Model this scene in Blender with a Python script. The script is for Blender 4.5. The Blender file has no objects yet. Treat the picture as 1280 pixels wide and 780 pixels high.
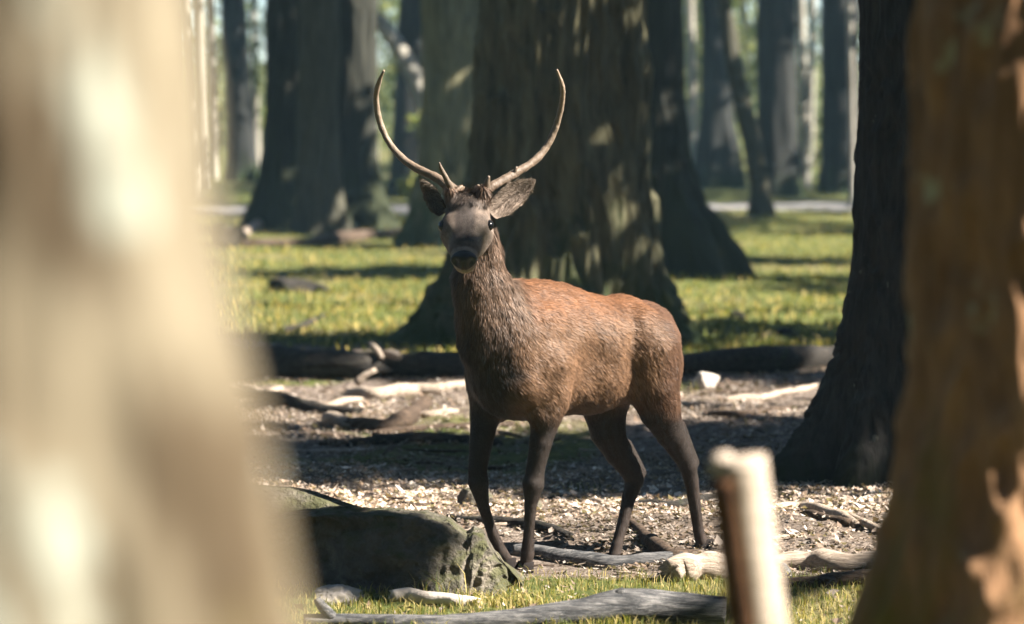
import bpy, math, random
import numpy as np
from mathutils import Vector, Matrix

random.seed(7)
rng = np.random.default_rng(7)
R = math.radians
scene = bpy.context.scene
col = scene.collection

# ------------------------------------------------------------------ camera
W, H = 1280.0, 780.0            # pixel frame the layout was measured in
LENS = 100.0
F = W * LENS / 36.0             # focal length in those pixels
CAMZ = 1.7
HORIZON = 165.0
PITCH = math.atan((H / 2 - HORIZON) / F)
FOCUS = 11.2
cam_d = bpy.data.cameras.new("camera")
cam_d.lens = LENS
cam_d.sensor_width = 36.0
cam_d.clip_start = 0.05
cam_d.clip_end = 3000
cam_d.dof.use_dof = True
cam_d.dof.focus_distance = FOCUS
cam_d.dof.aperture_fstop = 2.3
cam = bpy.data.objects.new("camera", cam_d)
cam.location = (0, 0, CAMZ)
cam.rotation_euler = (R(90) - PITCH, 0, 0)
col.objects.link(cam)
scene.camera = cam

# ------------------------------------------------------------------ light
SUN_EL = R(40)
SUN_AZ = (0.9798, -0.200)                       # horizontal direction towards the sun
SUN = np.array([SUN_AZ[0] * math.cos(SUN_EL), SUN_AZ[1] * math.cos(SUN_EL), math.sin(SUN_EL)])
SHX, SHY = SUN[0] / SUN[2], SUN[1] / SUN[2]   # shift towards the sun for each metre of height
world = bpy.data.worlds.new("World")
scene.world = world
world.use_nodes = True
wn = world.node_tree
bg = wn.nodes["Background"]
sky = wn.nodes.new("ShaderNodeTexSky")
sky.sky_type = 'NISHITA'
sky.sun_disc = False
sky.sun_elevation = SUN_EL
sky.sun_rotation = math.atan2(SUN_AZ[0], SUN_AZ[1])
sky.air_density = 1.0
sky.dust_density = 0.3
sky.ozone_density = 5.0
wn.links.new(sky.outputs[0], bg.inputs[0])
bg.inputs[1].default_value = 0.05
sun_d = bpy.data.lights.new("sun", 'SUN')
sun_d.energy = 5.0
sun_d.angle = R(0.5)
sun_d.color = (1.0, 0.91, 0.80)
sun = bpy.data.objects.new("sun", sun_d)
sun.rotation_euler = Vector(SUN).to_track_quat('Z', 'Y').to_euler()
sun.location = (30, -10, 40)
col.objects.link(sun)
scene.view_settings.view_transform = 'Standard'
scene.view_settings.look = 'None'
scene.view_settings.exposure = 2.3
scene.view_settings.gamma = 1.0
scene.cycles.max_bounces = 6
scene.cycles.diffuse_bounces = 3
scene.cycles.transmission_bounces = 4
scene.cycles.volume_bounces = 1
scene.cycles.use_denoising = True

# ------------------------------------------------------------------ helpers
def ray(px, py):
    x, y, z = (px - W / 2) / F, -(py - H / 2) / F, -1.0
    c, s = math.cos(R(90) - PITCH), math.sin(R(90) - PITCH)
    return x, y * c - z * s, y * s + z * c

def at(px, py, Y):
    """the point seen at a pixel, Y metres ahead of the camera"""
    d = ray(px, py)
    t = Y / d[1]
    return np.array([d[0] * t, Y, CAMZ + d[2] * t])

def gpt(px, py):
    """the point of the level ground seen at a pixel"""
    d = ray(px, py)
    t = -CAMZ / d[2]
    return np.array([d[0] * t, d[1] * t, 0.0])

def _hash(ix, iy, iz, seed):
    h = (ix * 374761393 + iy * 668265263 + iz * 2147483647 + seed * 1274126177) & 0xFFFFFFFF
    h = ((h ^ (h >> 13)) * 1274126177) & 0xFFFFFFFF
    h = ((h ^ (h >> 16)) * 2246822519) & 0xFFFFFFFF
    return ((h ^ (h >> 15)) & 0xFFFFFF) / float(0xFFFFFF)

def vn(x, y, z, seed=0):
    """value noise, 0..1"""
    x, y, z = np.broadcast_arrays(np.asarray(x, float), np.asarray(y, float), np.asarray(z, float))
    ix, iy, iz = np.floor(x), np.floor(y), np.floor(z)
    fx, fy, fz = x - ix, y - iy, z - iz
    ix, iy, iz = (a.astype(np.int64) for a in (ix, iy, iz))
    fx, fy, fz = (a * a * (3 - 2 * a) for a in (fx, fy, fz))
    r = 0
    for dx in (0, 1):
        wx = fx if dx else 1 - fx
        for dy in (0, 1):
            wy = fy if dy else 1 - fy
            for dz in (0, 1):
                wz = fz if dz else 1 - fz
                r = r + wx * wy * wz * _hash(ix + dx, iy + dy, iz + dz, seed)
    return r

def fbm(x, y, z, seed=0, octaves=3):
    r, a, t, f = 0, 1.0, 0, 1.0
    for o in range(octaves):
        r = r + a * vn(x * f, y * f, z * f, seed + o * 17)
        t += a
        a *= 0.5
        f *= 2.03
    return r / t

def mesh_np(name, verts, faces, mats, smooth=True, colors=None, mat_index=None, normals=None):
    """one mesh from numpy arrays; faces an (n,k) array or a list of such arrays"""
    if not isinstance(faces, list):
        faces = [faces]
    faces = [np.asarray(f, np.int32) for f in faces if len(f)]
    me = bpy.data.meshes.new(name)
    verts = np.asarray(verts, np.float32)
    me.vertices.add(len(verts))
    me.vertices.foreach_set("co", verts.ravel())
    loops = np.concatenate([f.ravel() for f in faces])
    sizes = np.concatenate([np.full(len(f), f.shape[1], np.int32) for f in faces])
    starts = np.concatenate([[0], np.cumsum(sizes)[:-1]]).astype(np.int32)
    me.loops.add(len(loops))
    me.loops.foreach_set("vertex_index", loops)
    me.polygons.add(len(sizes))
    me.polygons.foreach_set("loop_start", starts)
    me.polygons.foreach_set("loop_total", sizes)
    me.polygons.foreach_set("use_smooth", np.full(len(sizes), smooth))
    if mat_index is not None:
        me.polygons.foreach_set("material_index", np.asarray(mat_index, np.int32))
    for m in (mats if isinstance(mats, (list, tuple)) else [mats]):
        me.materials.append(m)
    if colors is not None:
        c = np.ones((len(verts), 4), np.float32)
        c[:, :colors.shape[1]] = colors
        a = me.color_attributes.new("Col", 'FLOAT_COLOR', 'POINT')
        a.data.foreach_set("color", c.ravel())
    me.update(calc_edges=True)
    if normals is not None:
        me.normals_split_custom_set_from_vertices(np.asarray(normals, np.float32))
    return me

def link(name, me, parent=None):
    o = bpy.data.objects.new(name, me)
    col.objects.link(o)
    if parent is not None:
        o.parent = parent
        o.matrix_parent_inverse = Matrix.Translation(-Vector(parent.location))
    return o

def tag(o, label, cat, group=None):
    o["label"] = label
    o["category"] = cat
    if group:
        o["group"] = group
    return o

def structure(o):
    o["kind"] = "structure"
    return o

def thing(name, loc, label, cat, group=None):
    o = bpy.data.objects.new(name, None)
    o.location = Vector([float(v) for v in loc])
    o.empty_display_size = 0.2
    col.objects.link(o)
    return tag(o, label, cat, group)

# ------------------------------------------------------------------ materials
class NT:
    def __init__(self, name):
        self.m = bpy.data.materials.new(name)
        self.m.use_nodes = True
        self.t = self.m.node_tree
        self.b = self.t.nodes["Principled BSDF"]
    def n(self, kind, **kw):
        nd = self.t.nodes.new(kind)
        for k, v in kw.items():
            setattr(nd, k, v)
        return nd
    def l(self, a, b):
        self.t.links.new(a, b)
    def coord(self, which="Object", scale=(1, 1, 1)):
        tc = self.n("ShaderNodeTexCoord")
        mp = self.n("ShaderNodeMapping")
        mp.inputs["Scale"].default_value = scale
        self.l(tc.outputs[which], mp.inputs["Vector"])
        return mp.outputs[0]
    def noise(self, vec, scale, detail=4, rough=0.6):
        nd = self.n("ShaderNodeTexNoise")
        nd.inputs["Scale"].default_value = scale
        nd.inputs["Detail"].default_value = detail
        nd.inputs["Roughness"].default_value = rough
        self.l(vec, nd.inputs["Vector"])
        return nd.outputs["Fac"]
    def ramp(self, fac, stops):
        nd = self.n("ShaderNodeValToRGB")
        el = nd.color_ramp.elements
        while len(el) < len(stops):
            el.new(0.5)
        for e, (p, c) in zip(el, stops):
            e.position = p
            e.color = (*c, 1) if not np.isscalar(c) else (c, c, c, 1)
        self.l(fac, nd.inputs[0])
        return nd.outputs[0]
    def mix(self, fac, a, b, mode='MIX'):
        nd = self.n("ShaderNodeMix", data_type='RGBA', blend_type=mode)
        for s, v in ((nd.inputs[0], fac), (nd.inputs[6], a), (nd.inputs[7], b)):
            if isinstance(v, (int, float)):
                s.default_value = v
            elif isinstance(v, tuple):
                s.default_value = (*v, 1)
            else:
                self.l(v, s)
        return nd.outputs[2]
    def bump(self, h, strength, dist):
        nd = self.n("ShaderNodeBump")
        nd.inputs["Strength"].default_value = strength
        nd.inputs["Distance"].default_value = dist
        self.l(h, nd.inputs["Height"])
        self.l(nd.outputs[0], self.b.inputs["Normal"])
    def done(self, color, rough=0.85, spec=0.2):
        if isinstance(color, tuple):
            self.b.inputs["Base Color"].default_value = (*color, 1)
        else:
            self.l(color, self.b.inputs["Base Color"])
        self.b.inputs["Roughness"].default_value = rough
        self.b.inputs["Specular IOR Level"].default_value = spec
        return self.m

def bark_material(name, dark, light, grain=14.0, moss=None, moss_from=0.5, moss_top=1.0, lichen=None, lichen_from=0.62, lichen_scale=4.0, rough=0.9, blotch=None):
    t = NT(name)
    v = t.coord("Object", (1, 1, 0.16))
    n1 = t.noise(v, grain, 6, 0.7)
    n2 = t.noise(t.coord("Object"), 2.3, 4, 0.6)
    c = t.ramp(n1, [(0.32, dark), (0.68, light)])
    c = t.mix(t.ramp(n2, [(0.35, 0.0), (0.75, 0.55)]), c, tuple(0.55 * a + 0.45 * b for a, b in zip(dark, light)))
    if blotch:
        c = t.mix(t.ramp(t.noise(t.coord('Object', (1, 1, .55)), 7.0, 3, .55), [(.50, 0.0), (.62, .8)]), c, blotch)
    if lichen:
        nl = t.noise(t.coord("Object", (1, 1, 0.8)), lichen_scale, 3, 0.55)
        c = t.mix(t.ramp(nl, [(lichen_from, 0.0), (lichen_from + 0.07, 0.85)]), c, lichen)
    if moss:
        tc = t.n("ShaderNodeTexCoord")
        sx = t.n("ShaderNodeSeparateXYZ")
        t.l(tc.outputs["Object"], sx.inputs[0])
        mr = t.n("ShaderNodeMapRange")
        mr.inputs[1].default_value = 0.0
        mr.inputs[2].default_value = moss_top
        mr.inputs[3].default_value = 0.35
        mr.inputs[4].default_value = -0.25
        t.l(sx.outputs[2], mr.inputs[0])
        ad = t.n("ShaderNodeMath", operation='ADD')
        t.l(t.noise(t.coord("Object", (1, 1, 0.5)), 3.5, 6, 0.7), ad.inputs[0])
        t.l(mr.outputs[0], ad.inputs[1])
        c = t.mix(t.ramp(ad.outputs[0], [(moss_from, 0.0), (moss_from + 0.2, 0.9)]), c, moss)
    t.bump(n1, 0.7, 0.02)
    return t.done(c, rough, 0.15)

def wood_material(name, dark, light, grain=20.0, moss=None, moss_from=0.55):
    t = NT(name)
    n1 = t.noise(t.coord("Object", (0.12, 1, 1)), grain * 3.5, 6, 0.75)
    n2 = t.noise(t.coord("Object"), 9.0, 6, 0.7)
    c = t.ramp(n1, [(0.33, tuple(v * .45 for v in dark)), (0.45, dark), (0.7, light)])
    c = t.mix(t.ramp(n2, [(0.48, 0.0), (0.66, 0.6)]), c, tuple(v * .6 for v in dark))
    if moss:
        c = t.mix(t.ramp(t.noise(t.coord("Object"), 5.0, 5, 0.7), [(moss_from, 0.0), (moss_from + 0.12, 0.9)]), c, moss)
    t.bump(n1, 0.9, 0.015)
    return t.done(c, 0.85, 0.2)

def attr_material(name, rough=0.7, spec=0.2, var=0.3, scale=40.0, translucent=0.0, bump=0.0):
    t = NT(name)
    a = t.n("ShaderNodeAttribute", attribute_name="Col")
    c = a.outputs["Color"]
    if var:
        f = t.ramp(t.noise(t.coord("Object"), scale, 4, 0.65), [(0.25, 1 - var), (0.75, 1 + var)])
        c = t.mix(1.0, c, f, 'MULTIPLY')
    if bump:
        t.bump(t.noise(t.coord("Object"), scale, 4, 0.65), bump, 0.01)
    m = t.done(c, rough, spec)
    if translucent:
        tr = t.n("ShaderNodeBsdfTranslucent")
        t.l(t.mix(1.0, c, (1.5, 1.6, 0.7), 'MULTIPLY'), tr.inputs[0])
        mx = t.n("ShaderNodeMixShader")
        mx.inputs[0].default_value = translucent
        t.l(t.b.outputs[0], mx.inputs[1])
        t.l(tr.outputs[0], mx.inputs[2])
        t.l(mx.outputs[0], t.t.nodes["Material Output"].inputs[0])
    return m

M = {}
M['oak'] = bark_material('oak_bark', (0.035, 0.036, 0.024), (0.22, 0.205, 0.12), 12.0, moss=(0.035, 0.055, 0.018), moss_from=0.62, moss_top=2.2)
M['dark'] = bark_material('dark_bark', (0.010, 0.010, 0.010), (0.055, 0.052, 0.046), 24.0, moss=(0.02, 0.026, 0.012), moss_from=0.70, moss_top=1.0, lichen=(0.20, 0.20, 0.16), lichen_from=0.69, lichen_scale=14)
M['warm'] = bark_material('warm_bark', (0.11, 0.06, 0.03), (0.36, 0.21, 0.115), 20.0, moss=(0.11, 0.105, 0.018), moss_from=0.55, moss_top=1.9, lichen=(0.40, 0.38, 0.25), lichen_from=0.64, lichen_scale=9)
M['pale'] = bark_material('pale_lichen_bark', (0.085, 0.07, 0.043), (0.215, 0.188, 0.135), 12.0, lichen=(0.29, 0.31, 0.26), lichen_from=0.56, lichen_scale=9, moss=(0.19, 0.155, 0.055), moss_from=0.58, moss_top=2.4, blotch=(.045, .03, .016))
M['grey'] = bark_material('grey_bark', (0.03, 0.03, 0.022), (0.095, 0.09, 0.065), 12.0)
M['mossy'] = bark_material('mossy_bark', (0.012, 0.013, 0.011), (0.042, 0.042, 0.032), 8.0, moss=(0.030, 0.036, 0.018), moss_from=0.55, moss_top=3.5)
M['far'] = bark_material('far_bark', (0.010, 0.011, 0.011), (0.035, 0.036, 0.033), 5.0, moss=(0.03, 0.045, 0.015), moss_from=0.66, moss_top=2.0)
M['birch'] = bark_material('birch_bark', (0.12, 0.11, 0.09), (0.42, 0.40, 0.34), 3.0)
M['log'] = wood_material('old_log', (0.02, 0.018, 0.016), (0.075, 0.066, 0.054), moss=(0.03, 0.04, 0.015), moss_from=0.6)
M['stick'] = wood_material('bleached_wood', (0.30, 0.24, 0.185), (0.58, 0.50, 0.42))
M['twig'] = wood_material('brown_twig', (0.05, 0.035, 0.025), (0.17, 0.12, 0.085))
M['silver'] = wood_material('silver_log', (0.06, 0.062, 0.066), (0.28, 0.27, 0.26))
M['post'] = wood_material('split_post', (0.50, 0.41, 0.32), (0.68, 0.59, 0.50))
M['postbark'] = wood_material('post_bark', (0.10, 0.045, 0.02), (0.24, 0.12, 0.06))
M['crown'] = attr_material('crown_leaves', 0.6, 0.25, 0.0, translucent=0.22)
M['grass'] = attr_material('grass_blades', 0.6, 0.2, 0.0, translucent=0.3)
M['litter'] = attr_material('dry_leaves', 0.75, 0.15, 0.0, translucent=0.12)
M['deer'] = attr_material('deer_skin', 0.75, 0.1, 0.35, 60.0)
M['fur'] = attr_material('deer_fur', 0.55, 0.25, 0.0)
M['antler'] = attr_material('antler_bone', 0.5, 0.3, 0.25, 70.0, bump=0.5)
tt = NT('wet_black'); M['black'] = tt.done((0.010, 0.010, 0.011), 0.16, 0.5)
tt = NT('nose_black')
tt.bump(tt.noise(tt.coord("Object"), 160, 2, 0.5), 0.5, 0.004)
M['nose'] = tt.done((0.012, 0.012, 0.013), 0.33, 0.5)
tt = NT('hoof_horn'); M['hoof'] = tt.done((0.016, 0.013, 0.012), 0.85, 0.1)

# rock
tt = NT('mossy_rock')
rn = tt.noise(tt.coord("Object"), 7.0, 8, 0.68)
rn2 = tt.noise(tt.coord("Object"), 34.0, 5, 0.6)
rc = tt.ramp(rn, [(0.3, (0.075, 0.068, 0.055)), (0.55, (0.155, 0.14, 0.115)), (0.75, (0.33, 0.285, 0.225))])
rc = tt.mix(0.5, rc, tt.ramp(rn2, [(0.3, 0.25), (0.7, 1.0)]), 'MULTIPLY')
geo = tt.n("ShaderNodeNewGeometry")
sx = tt.n("ShaderNodeSeparateXYZ")
tt.l(geo.outputs["Normal"], sx.inputs[0])
ad = tt.n("ShaderNodeMath", operation='MULTIPLY_ADD')
tt.l(sx.outputs[2], ad.inputs[0]); ad.inputs[1].default_value = 0.16
tt.l(tt.noise(tt.coord("Object"), 5.0, 6, 0.7), ad.inputs[2])
rc = tt.mix(tt.ramp(ad.outputs[0], [(0.56, 0.0), (0.70, 0.75)]), rc, (0.065, 0.07, 0.026))
tt.bump(rn2, 1.0, 0.04)
M['rock'] = tt.done(rc, 0.9, 0.15)
tt = NT('pale_rock')
rn = tt.noise(tt.coord("Object"), 12.0, 6, 0.6)
M['palerock'] = tt.done(tt.ramp(rn, [(0.3, (0.26, 0.23, 0.20)), (0.7, (0.55, 0.50, 0.45))]), 0.9, 0.15)
tt.bump(rn, 0.6, 0.02)

# ground: leaf litter and soil near, grass further back, a grey path
tt = NT('forest_floor')
wc = tt.n("ShaderNodeNewGeometry").outputs["Position"]
def wnoise(scale, detail=5, rough=0.65):
    return tt.noise(wc, scale, detail, rough)
soil = tt.ramp(wnoise(26, 10, 0.8), [(0.34, (0.03, 0.024, 0.019)), (0.5, (0.15, 0.12, 0.098)), (0.68, (0.42, 0.36, 0.31))])
soil = tt.mix(tt.ramp(wnoise(1.1, 4), [(0.45, 0.0), (0.7, 0.6)]), soil, (0.085, 0.066, 0.05))
green = tt.ramp(wnoise(9, 8, 0.75), [(0.3, (0.03, 0.045, 0.014)), (0.52, (0.085, 0.10, 0.028)), (0.72, (0.22, 0.20, 0.075))])
green = tt.mix(tt.ramp(wnoise(0.55, 4), [(0.50, 0.0), (0.68, 0.75)]), green, (0.20, 0.16, 0.085))
att = tt.n("ShaderNodeAttribute", attribute_name="Col")
sep = tt.n("ShaderNodeSeparateColor")
tt.l(att.outputs["Color"], sep.inputs[0])
ad = tt.n("ShaderNodeMath", operation='MULTIPLY_ADD')
tt.l(wnoise(1.6, 6, 0.7), ad.inputs[0]); ad.inputs[1].default_value = 0.9
tt.l(sep.outputs[0], ad.inputs[2])
gc = tt.mix(tt.ramp(ad.outputs[0], [(0.72, 0.0), (0.98, 1.0)]), soil, green)
gc = tt.mix(sep.outputs[1], gc, tt.ramp(wnoise(3, 6), [(0.3, (0.20, 0.19, 0.19)), (0.7, (0.34, 0.33, 0.33))]))
tt.bump(wnoise(28, 6, 0.7), 0.9, 0.03)
M['ground'] = tt.done(gc, 0.95, 0.1)

# ------------------------------------------------------------------ ground
def gz(x, y):
    x = np.asarray(x, float); y = np.asarray(y, float)
    deer = np.exp(-(((x - 0.3) / 0.9) ** 2 + ((y - 11.35) / 0.8) ** 2))
    b = (fbm(x * 0.5, y * 0.5, 3.1, 1, 2) - 0.5) * 0.14
    b = b + (fbm(x * 2.6, y * 2.6, 7.7, 2, 3) - 0.5) * 0.085
    b = b + (vn(x * 11, y * 11, 1.3, 3) - 0.5) * 0.030 + (vn(x * 21, y * 21, 4.3, 4) - 0.5) * 0.022 * (y < 24)
    b = b * (1 - 0.88 * deer) * np.clip((y - 3) / 6, 0, 1)
    t = np.clip((12.1 - y) / .6, 0, 1); b = b - .034 * t * t * (3 - 2 * t) * np.clip((y - 6) / 3, 0, 1)
    b = b - 0.034 * np.exp(-(((x - 0.40) / 0.25) ** 2 + ((y - 11.45) / 0.22) ** 2))
    b = b + np.clip(y - 85, 0, None) * 0.028 + np.clip(np.abs(x) - 60, 0, None) * 0.02
    return b

ys = np.concatenate([np.arange(-60, 0, 6), np.arange(0, 8.5, 0.4), np.arange(8.5, 15, 0.032), np.arange(15, 24, 0.06),
                     np.arange(24, 60, 0.22), np.arange(60, 120, 1.2), np.geomspace(120, 900, 24)])
xc = np.concatenate([np.arange(0, 2.6, 0.032), np.arange(2.6, 6, 0.09), np.arange(6, 16, 0.5), np.geomspace(16, 700, 24)])
xs = np.concatenate([-xc[::-1][:-1], xc])
gx, gy = np.meshgrid(xs, ys)
gzz = gz(gx, gy)
nv = np.stack([gx.ravel(), gy.ravel(), gzz.ravel()], 1)
nr, nc = gx.shape
idx = np.arange(nr * nc).reshape(nr, nc)
quads = np.stack([idx[:-1, :-1].ravel(), idx[:-1, 1:].ravel(), idx[1:, 1:].ravel(), idx[1:, :-1].ravel()], 1)

def grassness(x, y):
    """1 where grass grows, 0 where leaf litter lies"""
    n = fbm(x * 0.35, y * 0.35, 5.0, 11, 3) - 0.5
    far = np.clip((y - 21.0 + n * 6) / 2.5, 0, 1)
    near = np.clip((11.0 - y + n * 0.6 + 0.05 * x) / 0.35, 0, 1)
    mid = np.clip((n - 0.12) / 0.1, 0, 0.5) * (y > 14.4)
    return np.clip(far + near + mid, 0, 1)

def pathness(x, y):
    c = 63.0 + 0.10 * x + 2.0 * np.sin(x * 0.12)
    return np.clip(1.4 - np.abs(y - c) / 3.6, 0, 1)

gcol = np.stack([grassness(nv[:, 0], nv[:, 1]), pathness(nv[:, 0], nv[:, 1]), np.zeros(len(nv))], 1)
structure(link('ground', mesh_np('ground', nv, quads, M['ground'], True, gcol)))

# ------------------------------------------------------------------ wood shapes
def tube(points, radii, seg=12, rough=0.12, seed=0, freq=9.0, cap=True, oval=1.0, ends=0.0, substep=None, jag=0.0):
    """a noisy tapering limb along a polyline; returns verts, [quads, tris]"""
    P = np.asarray(points, float); rr = np.asarray(radii, float)
    seglen = np.linalg.norm(np.diff(P, axis=0), axis=1)
    s = np.concatenate([[0], np.cumsum(seglen)])
    if substep:
        n = max(3, int(s[-1] / substep))
        u = np.linspace(0, s[-1], n)
        # smooth interpolation (Catmull-Rom) through the points
        def cr(vals):
            k = np.clip(np.searchsorted(s, u, 'right') - 1, 0, len(s) - 2)
            t = (u - s[k]) / np.maximum(s[k + 1] - s[k], 1e-9)
            p0, p1, p2, p3 = vals[np.maximum(k - 1, 0)], vals[k], vals[k + 1], vals[np.minimum(k + 2, len(s) - 1)]
            if vals.ndim == 2: t = t[:, None]
            return 0.5 * (2 * p1 + (p2 - p0) * t + (2 * p0 - 5 * p1 + 4 * p2 - p3) * t ** 2 + (3 * p1 - p0 - 3 * p2 + p3) * t ** 3)
        P, rr = cr(P), np.maximum(cr(rr), 1e-4)
    n = len(P)
    T = np.gradient(P, axis=0)
    T /= np.linalg.norm(T, axis=1)[:, None] + 1e-9
    up = np.array([0, 0, 1.0]) if abs(T[:, 2]).mean() < 0.8 else np.array([0, 1.0, 0])
    A = np.cross(T, up); A /= np.linalg.norm(A, axis=1)[:, None] + 1e-9
    B = np.cross(A, T)
    th = np.linspace(0, 2 * np.pi, seg, endpoint=False)
    ring = A[:, None] * np.cos(th)[None, :, None] + B[:, None] * np.sin(th)[None, :, None] * oval
    base = P[:, None] + ring * rr[:, None, None]
    d = (fbm(base[..., 0] * freq, base[..., 1] * freq, base[..., 2] * freq, seed, 3) - 0.5) * 2 * rough
    V = P[:, None] + ring * (rr[:, None] * (1 + d))[..., None]
    if jag:
        gj = np.random.default_rng(seed + 1)
        for row, sg in ((0, -1), (-1, 1)):
            V[row] += T[row] * (gj.uniform(-.6, 1, (seg, 1)) * jag * rr[row] * sg)
    V = V.reshape(-1, 3)
    i = np.arange(n * seg).reshape(n, seg)
    j = np.roll(i, -1, 1)
    q = np.stack([i[:-1], j[:-1], j[1:], i[1:]], -1).reshape(-1, 4)
    tris = []
    if cap:
        V = np.vstack([V, P[:1] - T[:1] * rr[0] * ends, P[-1:] + T[-1:] * rr[-1] * ends])
        a, b = n * seg, n * seg + 1
        for k in range(seg):
            k2 = (k + 1) % seg
            tris.append((k2, k, a))
            tris.append(((n - 1) * seg + k, (n - 1) * seg + k2, b))
    return V, [q, np.array(tris, np.int32).reshape(-1, 3)]

def limb_obj(name, pts, radii, mat, parent=None, **kw):
    V, Fs = tube(pts, radii, **kw)
    off = np.array(parent.location) if parent is not None else np.asarray(pts, float).mean(0)
    o = bpy.data.objects.new(name, mesh_np(name, V - off, Fs, mat))
    col.objects.link(o)
    if parent is not None:
        o.parent = parent
    else:
        o.location = Vector(off)
    return o

def trunk_mesh(name, prof, lobes, mat, H_top, seg, zstep, zfine, bark=0.0, bfreq=16.0, bz=0.14, seed=0, base_z=0.0, squash=1.0, wob=0.06):
    """prof: rows (z, centre x, centre y, radius, flare) from the ground up, in the tree's own frame."""
    prof = np.array(sorted(prof), float)
    z = np.concatenate([np.arange(prof[0, 0], zfine, zstep), np.linspace(zfine, H_top, 12)])
    def ip(k):
        last = prof[-1]
        v = np.interp(z, prof[:, 0], prof[:, k])
        over = np.clip((z - last[0]) / max(H_top - last[0], 0.1), 0, 1)
        if k == 3: v = v * (1 - 0.55 * over)
        return v
    cx, cy, r, fl = ip(1), ip(2), ip(3), ip(4)
    th = np.linspace(0, 2 * np.pi, seg, endpoint=False)
    lob = np.zeros(seg)
    for ang, wgt, wid in lobes:
        dth = np.angle(np.exp(1j * (th - R(ang))))
        lob = np.maximum(lob, wgt * np.exp(-(dth / wid) ** 2))
    rad = r[:, None] + fl[:, None] * (0.12 + 0.88 * lob[None, :])
    rad = rad * (1 + wob * 2 * (fbm(np.cos(th)[None, :] * 1.6, np.sin(th)[None, :] * 1.6, z[:, None] * 0.9, seed + 5, 2) - 0.5))
    X = cx[:, None] + rad * np.cos(th)[None, :]
    Yv = cy[:, None] + rad * np.sin(th)[None, :] * squash
    Z = np.repeat(z[:, None], seg, 1)
    if bark:
        wx = (fbm(X * 3, Yv * 3, Z * 2.2, seed + 31, 2) - 0.5) * 0.22
        n1 = vn((X + wx) * bfreq, (Yv + wx) * bfreq, Z * bfreq * bz, seed)
        n2 = vn((X + wx) * bfreq * 2.3, (Yv + wx) * bfreq * 2.3, Z * bfreq * bz * 3.0, seed + 9)
        rid = 1 - np.abs(2 * n1 - 1)
        dd = (rid ** 1.4 - 0.5) * bark + (n2 - 0.5) * bark * 0.55
        dd = np.where(Z < zfine, dd, 0)
        X = X + dd * np.cos(th)[None, :]
        Yv = Yv + dd * np.sin(th)[None, :]
    V = np.stack([X, Yv, Z], -1).reshape(-1, 3)
    n = len(z)
    i = np.arange(n * seg).reshape(n, seg)
    j = np.roll(i, -1, 1)
    q = np.stack([i[:-1], j[:-1], j[1:], i[1:]], -1).reshape(-1, 4)
    return mesh_np(name, V, q, mat), (cx[-1], cy[-1], r[-1])

TREES = []     # (empty, top x, top y) so that the canopy can be shared out among them

def edge_tree(name, label, cat, Y, rows, base_py, mat, lobes, group=None, H_top=11.0, seg=64, zstep=0.05, bark=0.0, bfreq=16.0, bz=0.14, seed=0, trunk_px=None, squash=1.0, back=0.0, wob=0.06, crown=True):
    """rows: (py, left px, right px) silhouettes read at distance Y."""
    pts = []
    for (py, lx, rx) in rows:
        a, b = at(lx, py, Y), at(rx, py, Y)
        pts.append((a[2], (a[0] + b[0]) / 2, (b[0] - a[0]) / 2))
    pts.sort()
    zt = np.array([p[0] for p in pts]); xc_ = np.array([p[1] for p in pts]); rr = np.array([p[2] for p in pts])
    # the plain stem is the upper part; whatever is wider below is root flare
    top_r = rr[-1]; slope = 0.0
    if trunk_px: slope = trunk_px
    stem = np.minimum(rr, top_r * (1 + slope * (zt[-1] - zt)))
    bx, by = xc_[0], Y
    e = thing(name, (bx, by, float(gz(bx, by))), label, cat, group)
    ez = e.location[2]
    prof = [(z - ez, x - bx, back * 0.0, s, max(r_ - s, 0)) for z, x, s, r_ in zip(zt, xc_, stem, rr)]
    low = prof[0]
    if low[0] > -0.15:
        prof.insert(0, (-0.25, low[1], 0.0, low[3], low[4] * 1.25))
    zf = max(p[0] for p in prof) + 0.3
    me, top = trunk_mesh('trunk', prof, lobes, mat, H_top, seg, zstep, zf, bark, bfreq, bz, seed, squash=squash, wob=wob)
    t = bpy.data.objects.new('trunk', me); col.objects.link(t); t.parent = e
    if crown:
        TREES.append((e, bx + top[0], by + top[1], H_top))
    return e

L0 = [(180, 1, 0.5), (0, 1, 0.5), (250, 0.8, 0.45), (310, 0.75, 0.45), (120, 0.7, 0.45), (60, 0.7, 0.4)]

# the big oak behind the deer
edge_tree('oak_tree', 'massive ridged oak trunk with spreading roots right behind the deer', 'tree', 22.6,
          [(0, 606, 800), (100, 601, 803), (200, 593, 808), (280, 579, 815), (340, 556, 828), (380, 532, 845), (410, 508, 868), (434, 486, 890)], 434,
          M['oak'], [(180, 1, 0.42), (0, 1, 0.38), (238, 0.75, 0.35), (290, 0.7, 0.3), (335, 0.7, 0.3), (120, 0.7, 0.4), (60, 0.7, 0.4)], seg=420, zstep=0.02, bark=0.11, bfreq=9.0, bz=0.11, seed=3, trunk_px=0.02)
# dark tree right of the deer
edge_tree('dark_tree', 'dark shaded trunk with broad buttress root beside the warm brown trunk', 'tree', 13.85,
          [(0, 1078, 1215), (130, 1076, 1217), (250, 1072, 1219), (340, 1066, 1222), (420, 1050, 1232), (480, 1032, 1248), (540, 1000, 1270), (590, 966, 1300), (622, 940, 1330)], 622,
          M['dark'], [(180, 1, 0.38), (232, 0.75, 0.33), (285, 0.8, 0.35), (0, 0.9, 0.4), (90, 0.7, 0.5), (135, 0.6, 0.3)], seg=300, zstep=0.012, bark=0.042, bfreq=30.0, bz=0.12, seed=8, trunk_px=0.05)
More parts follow.
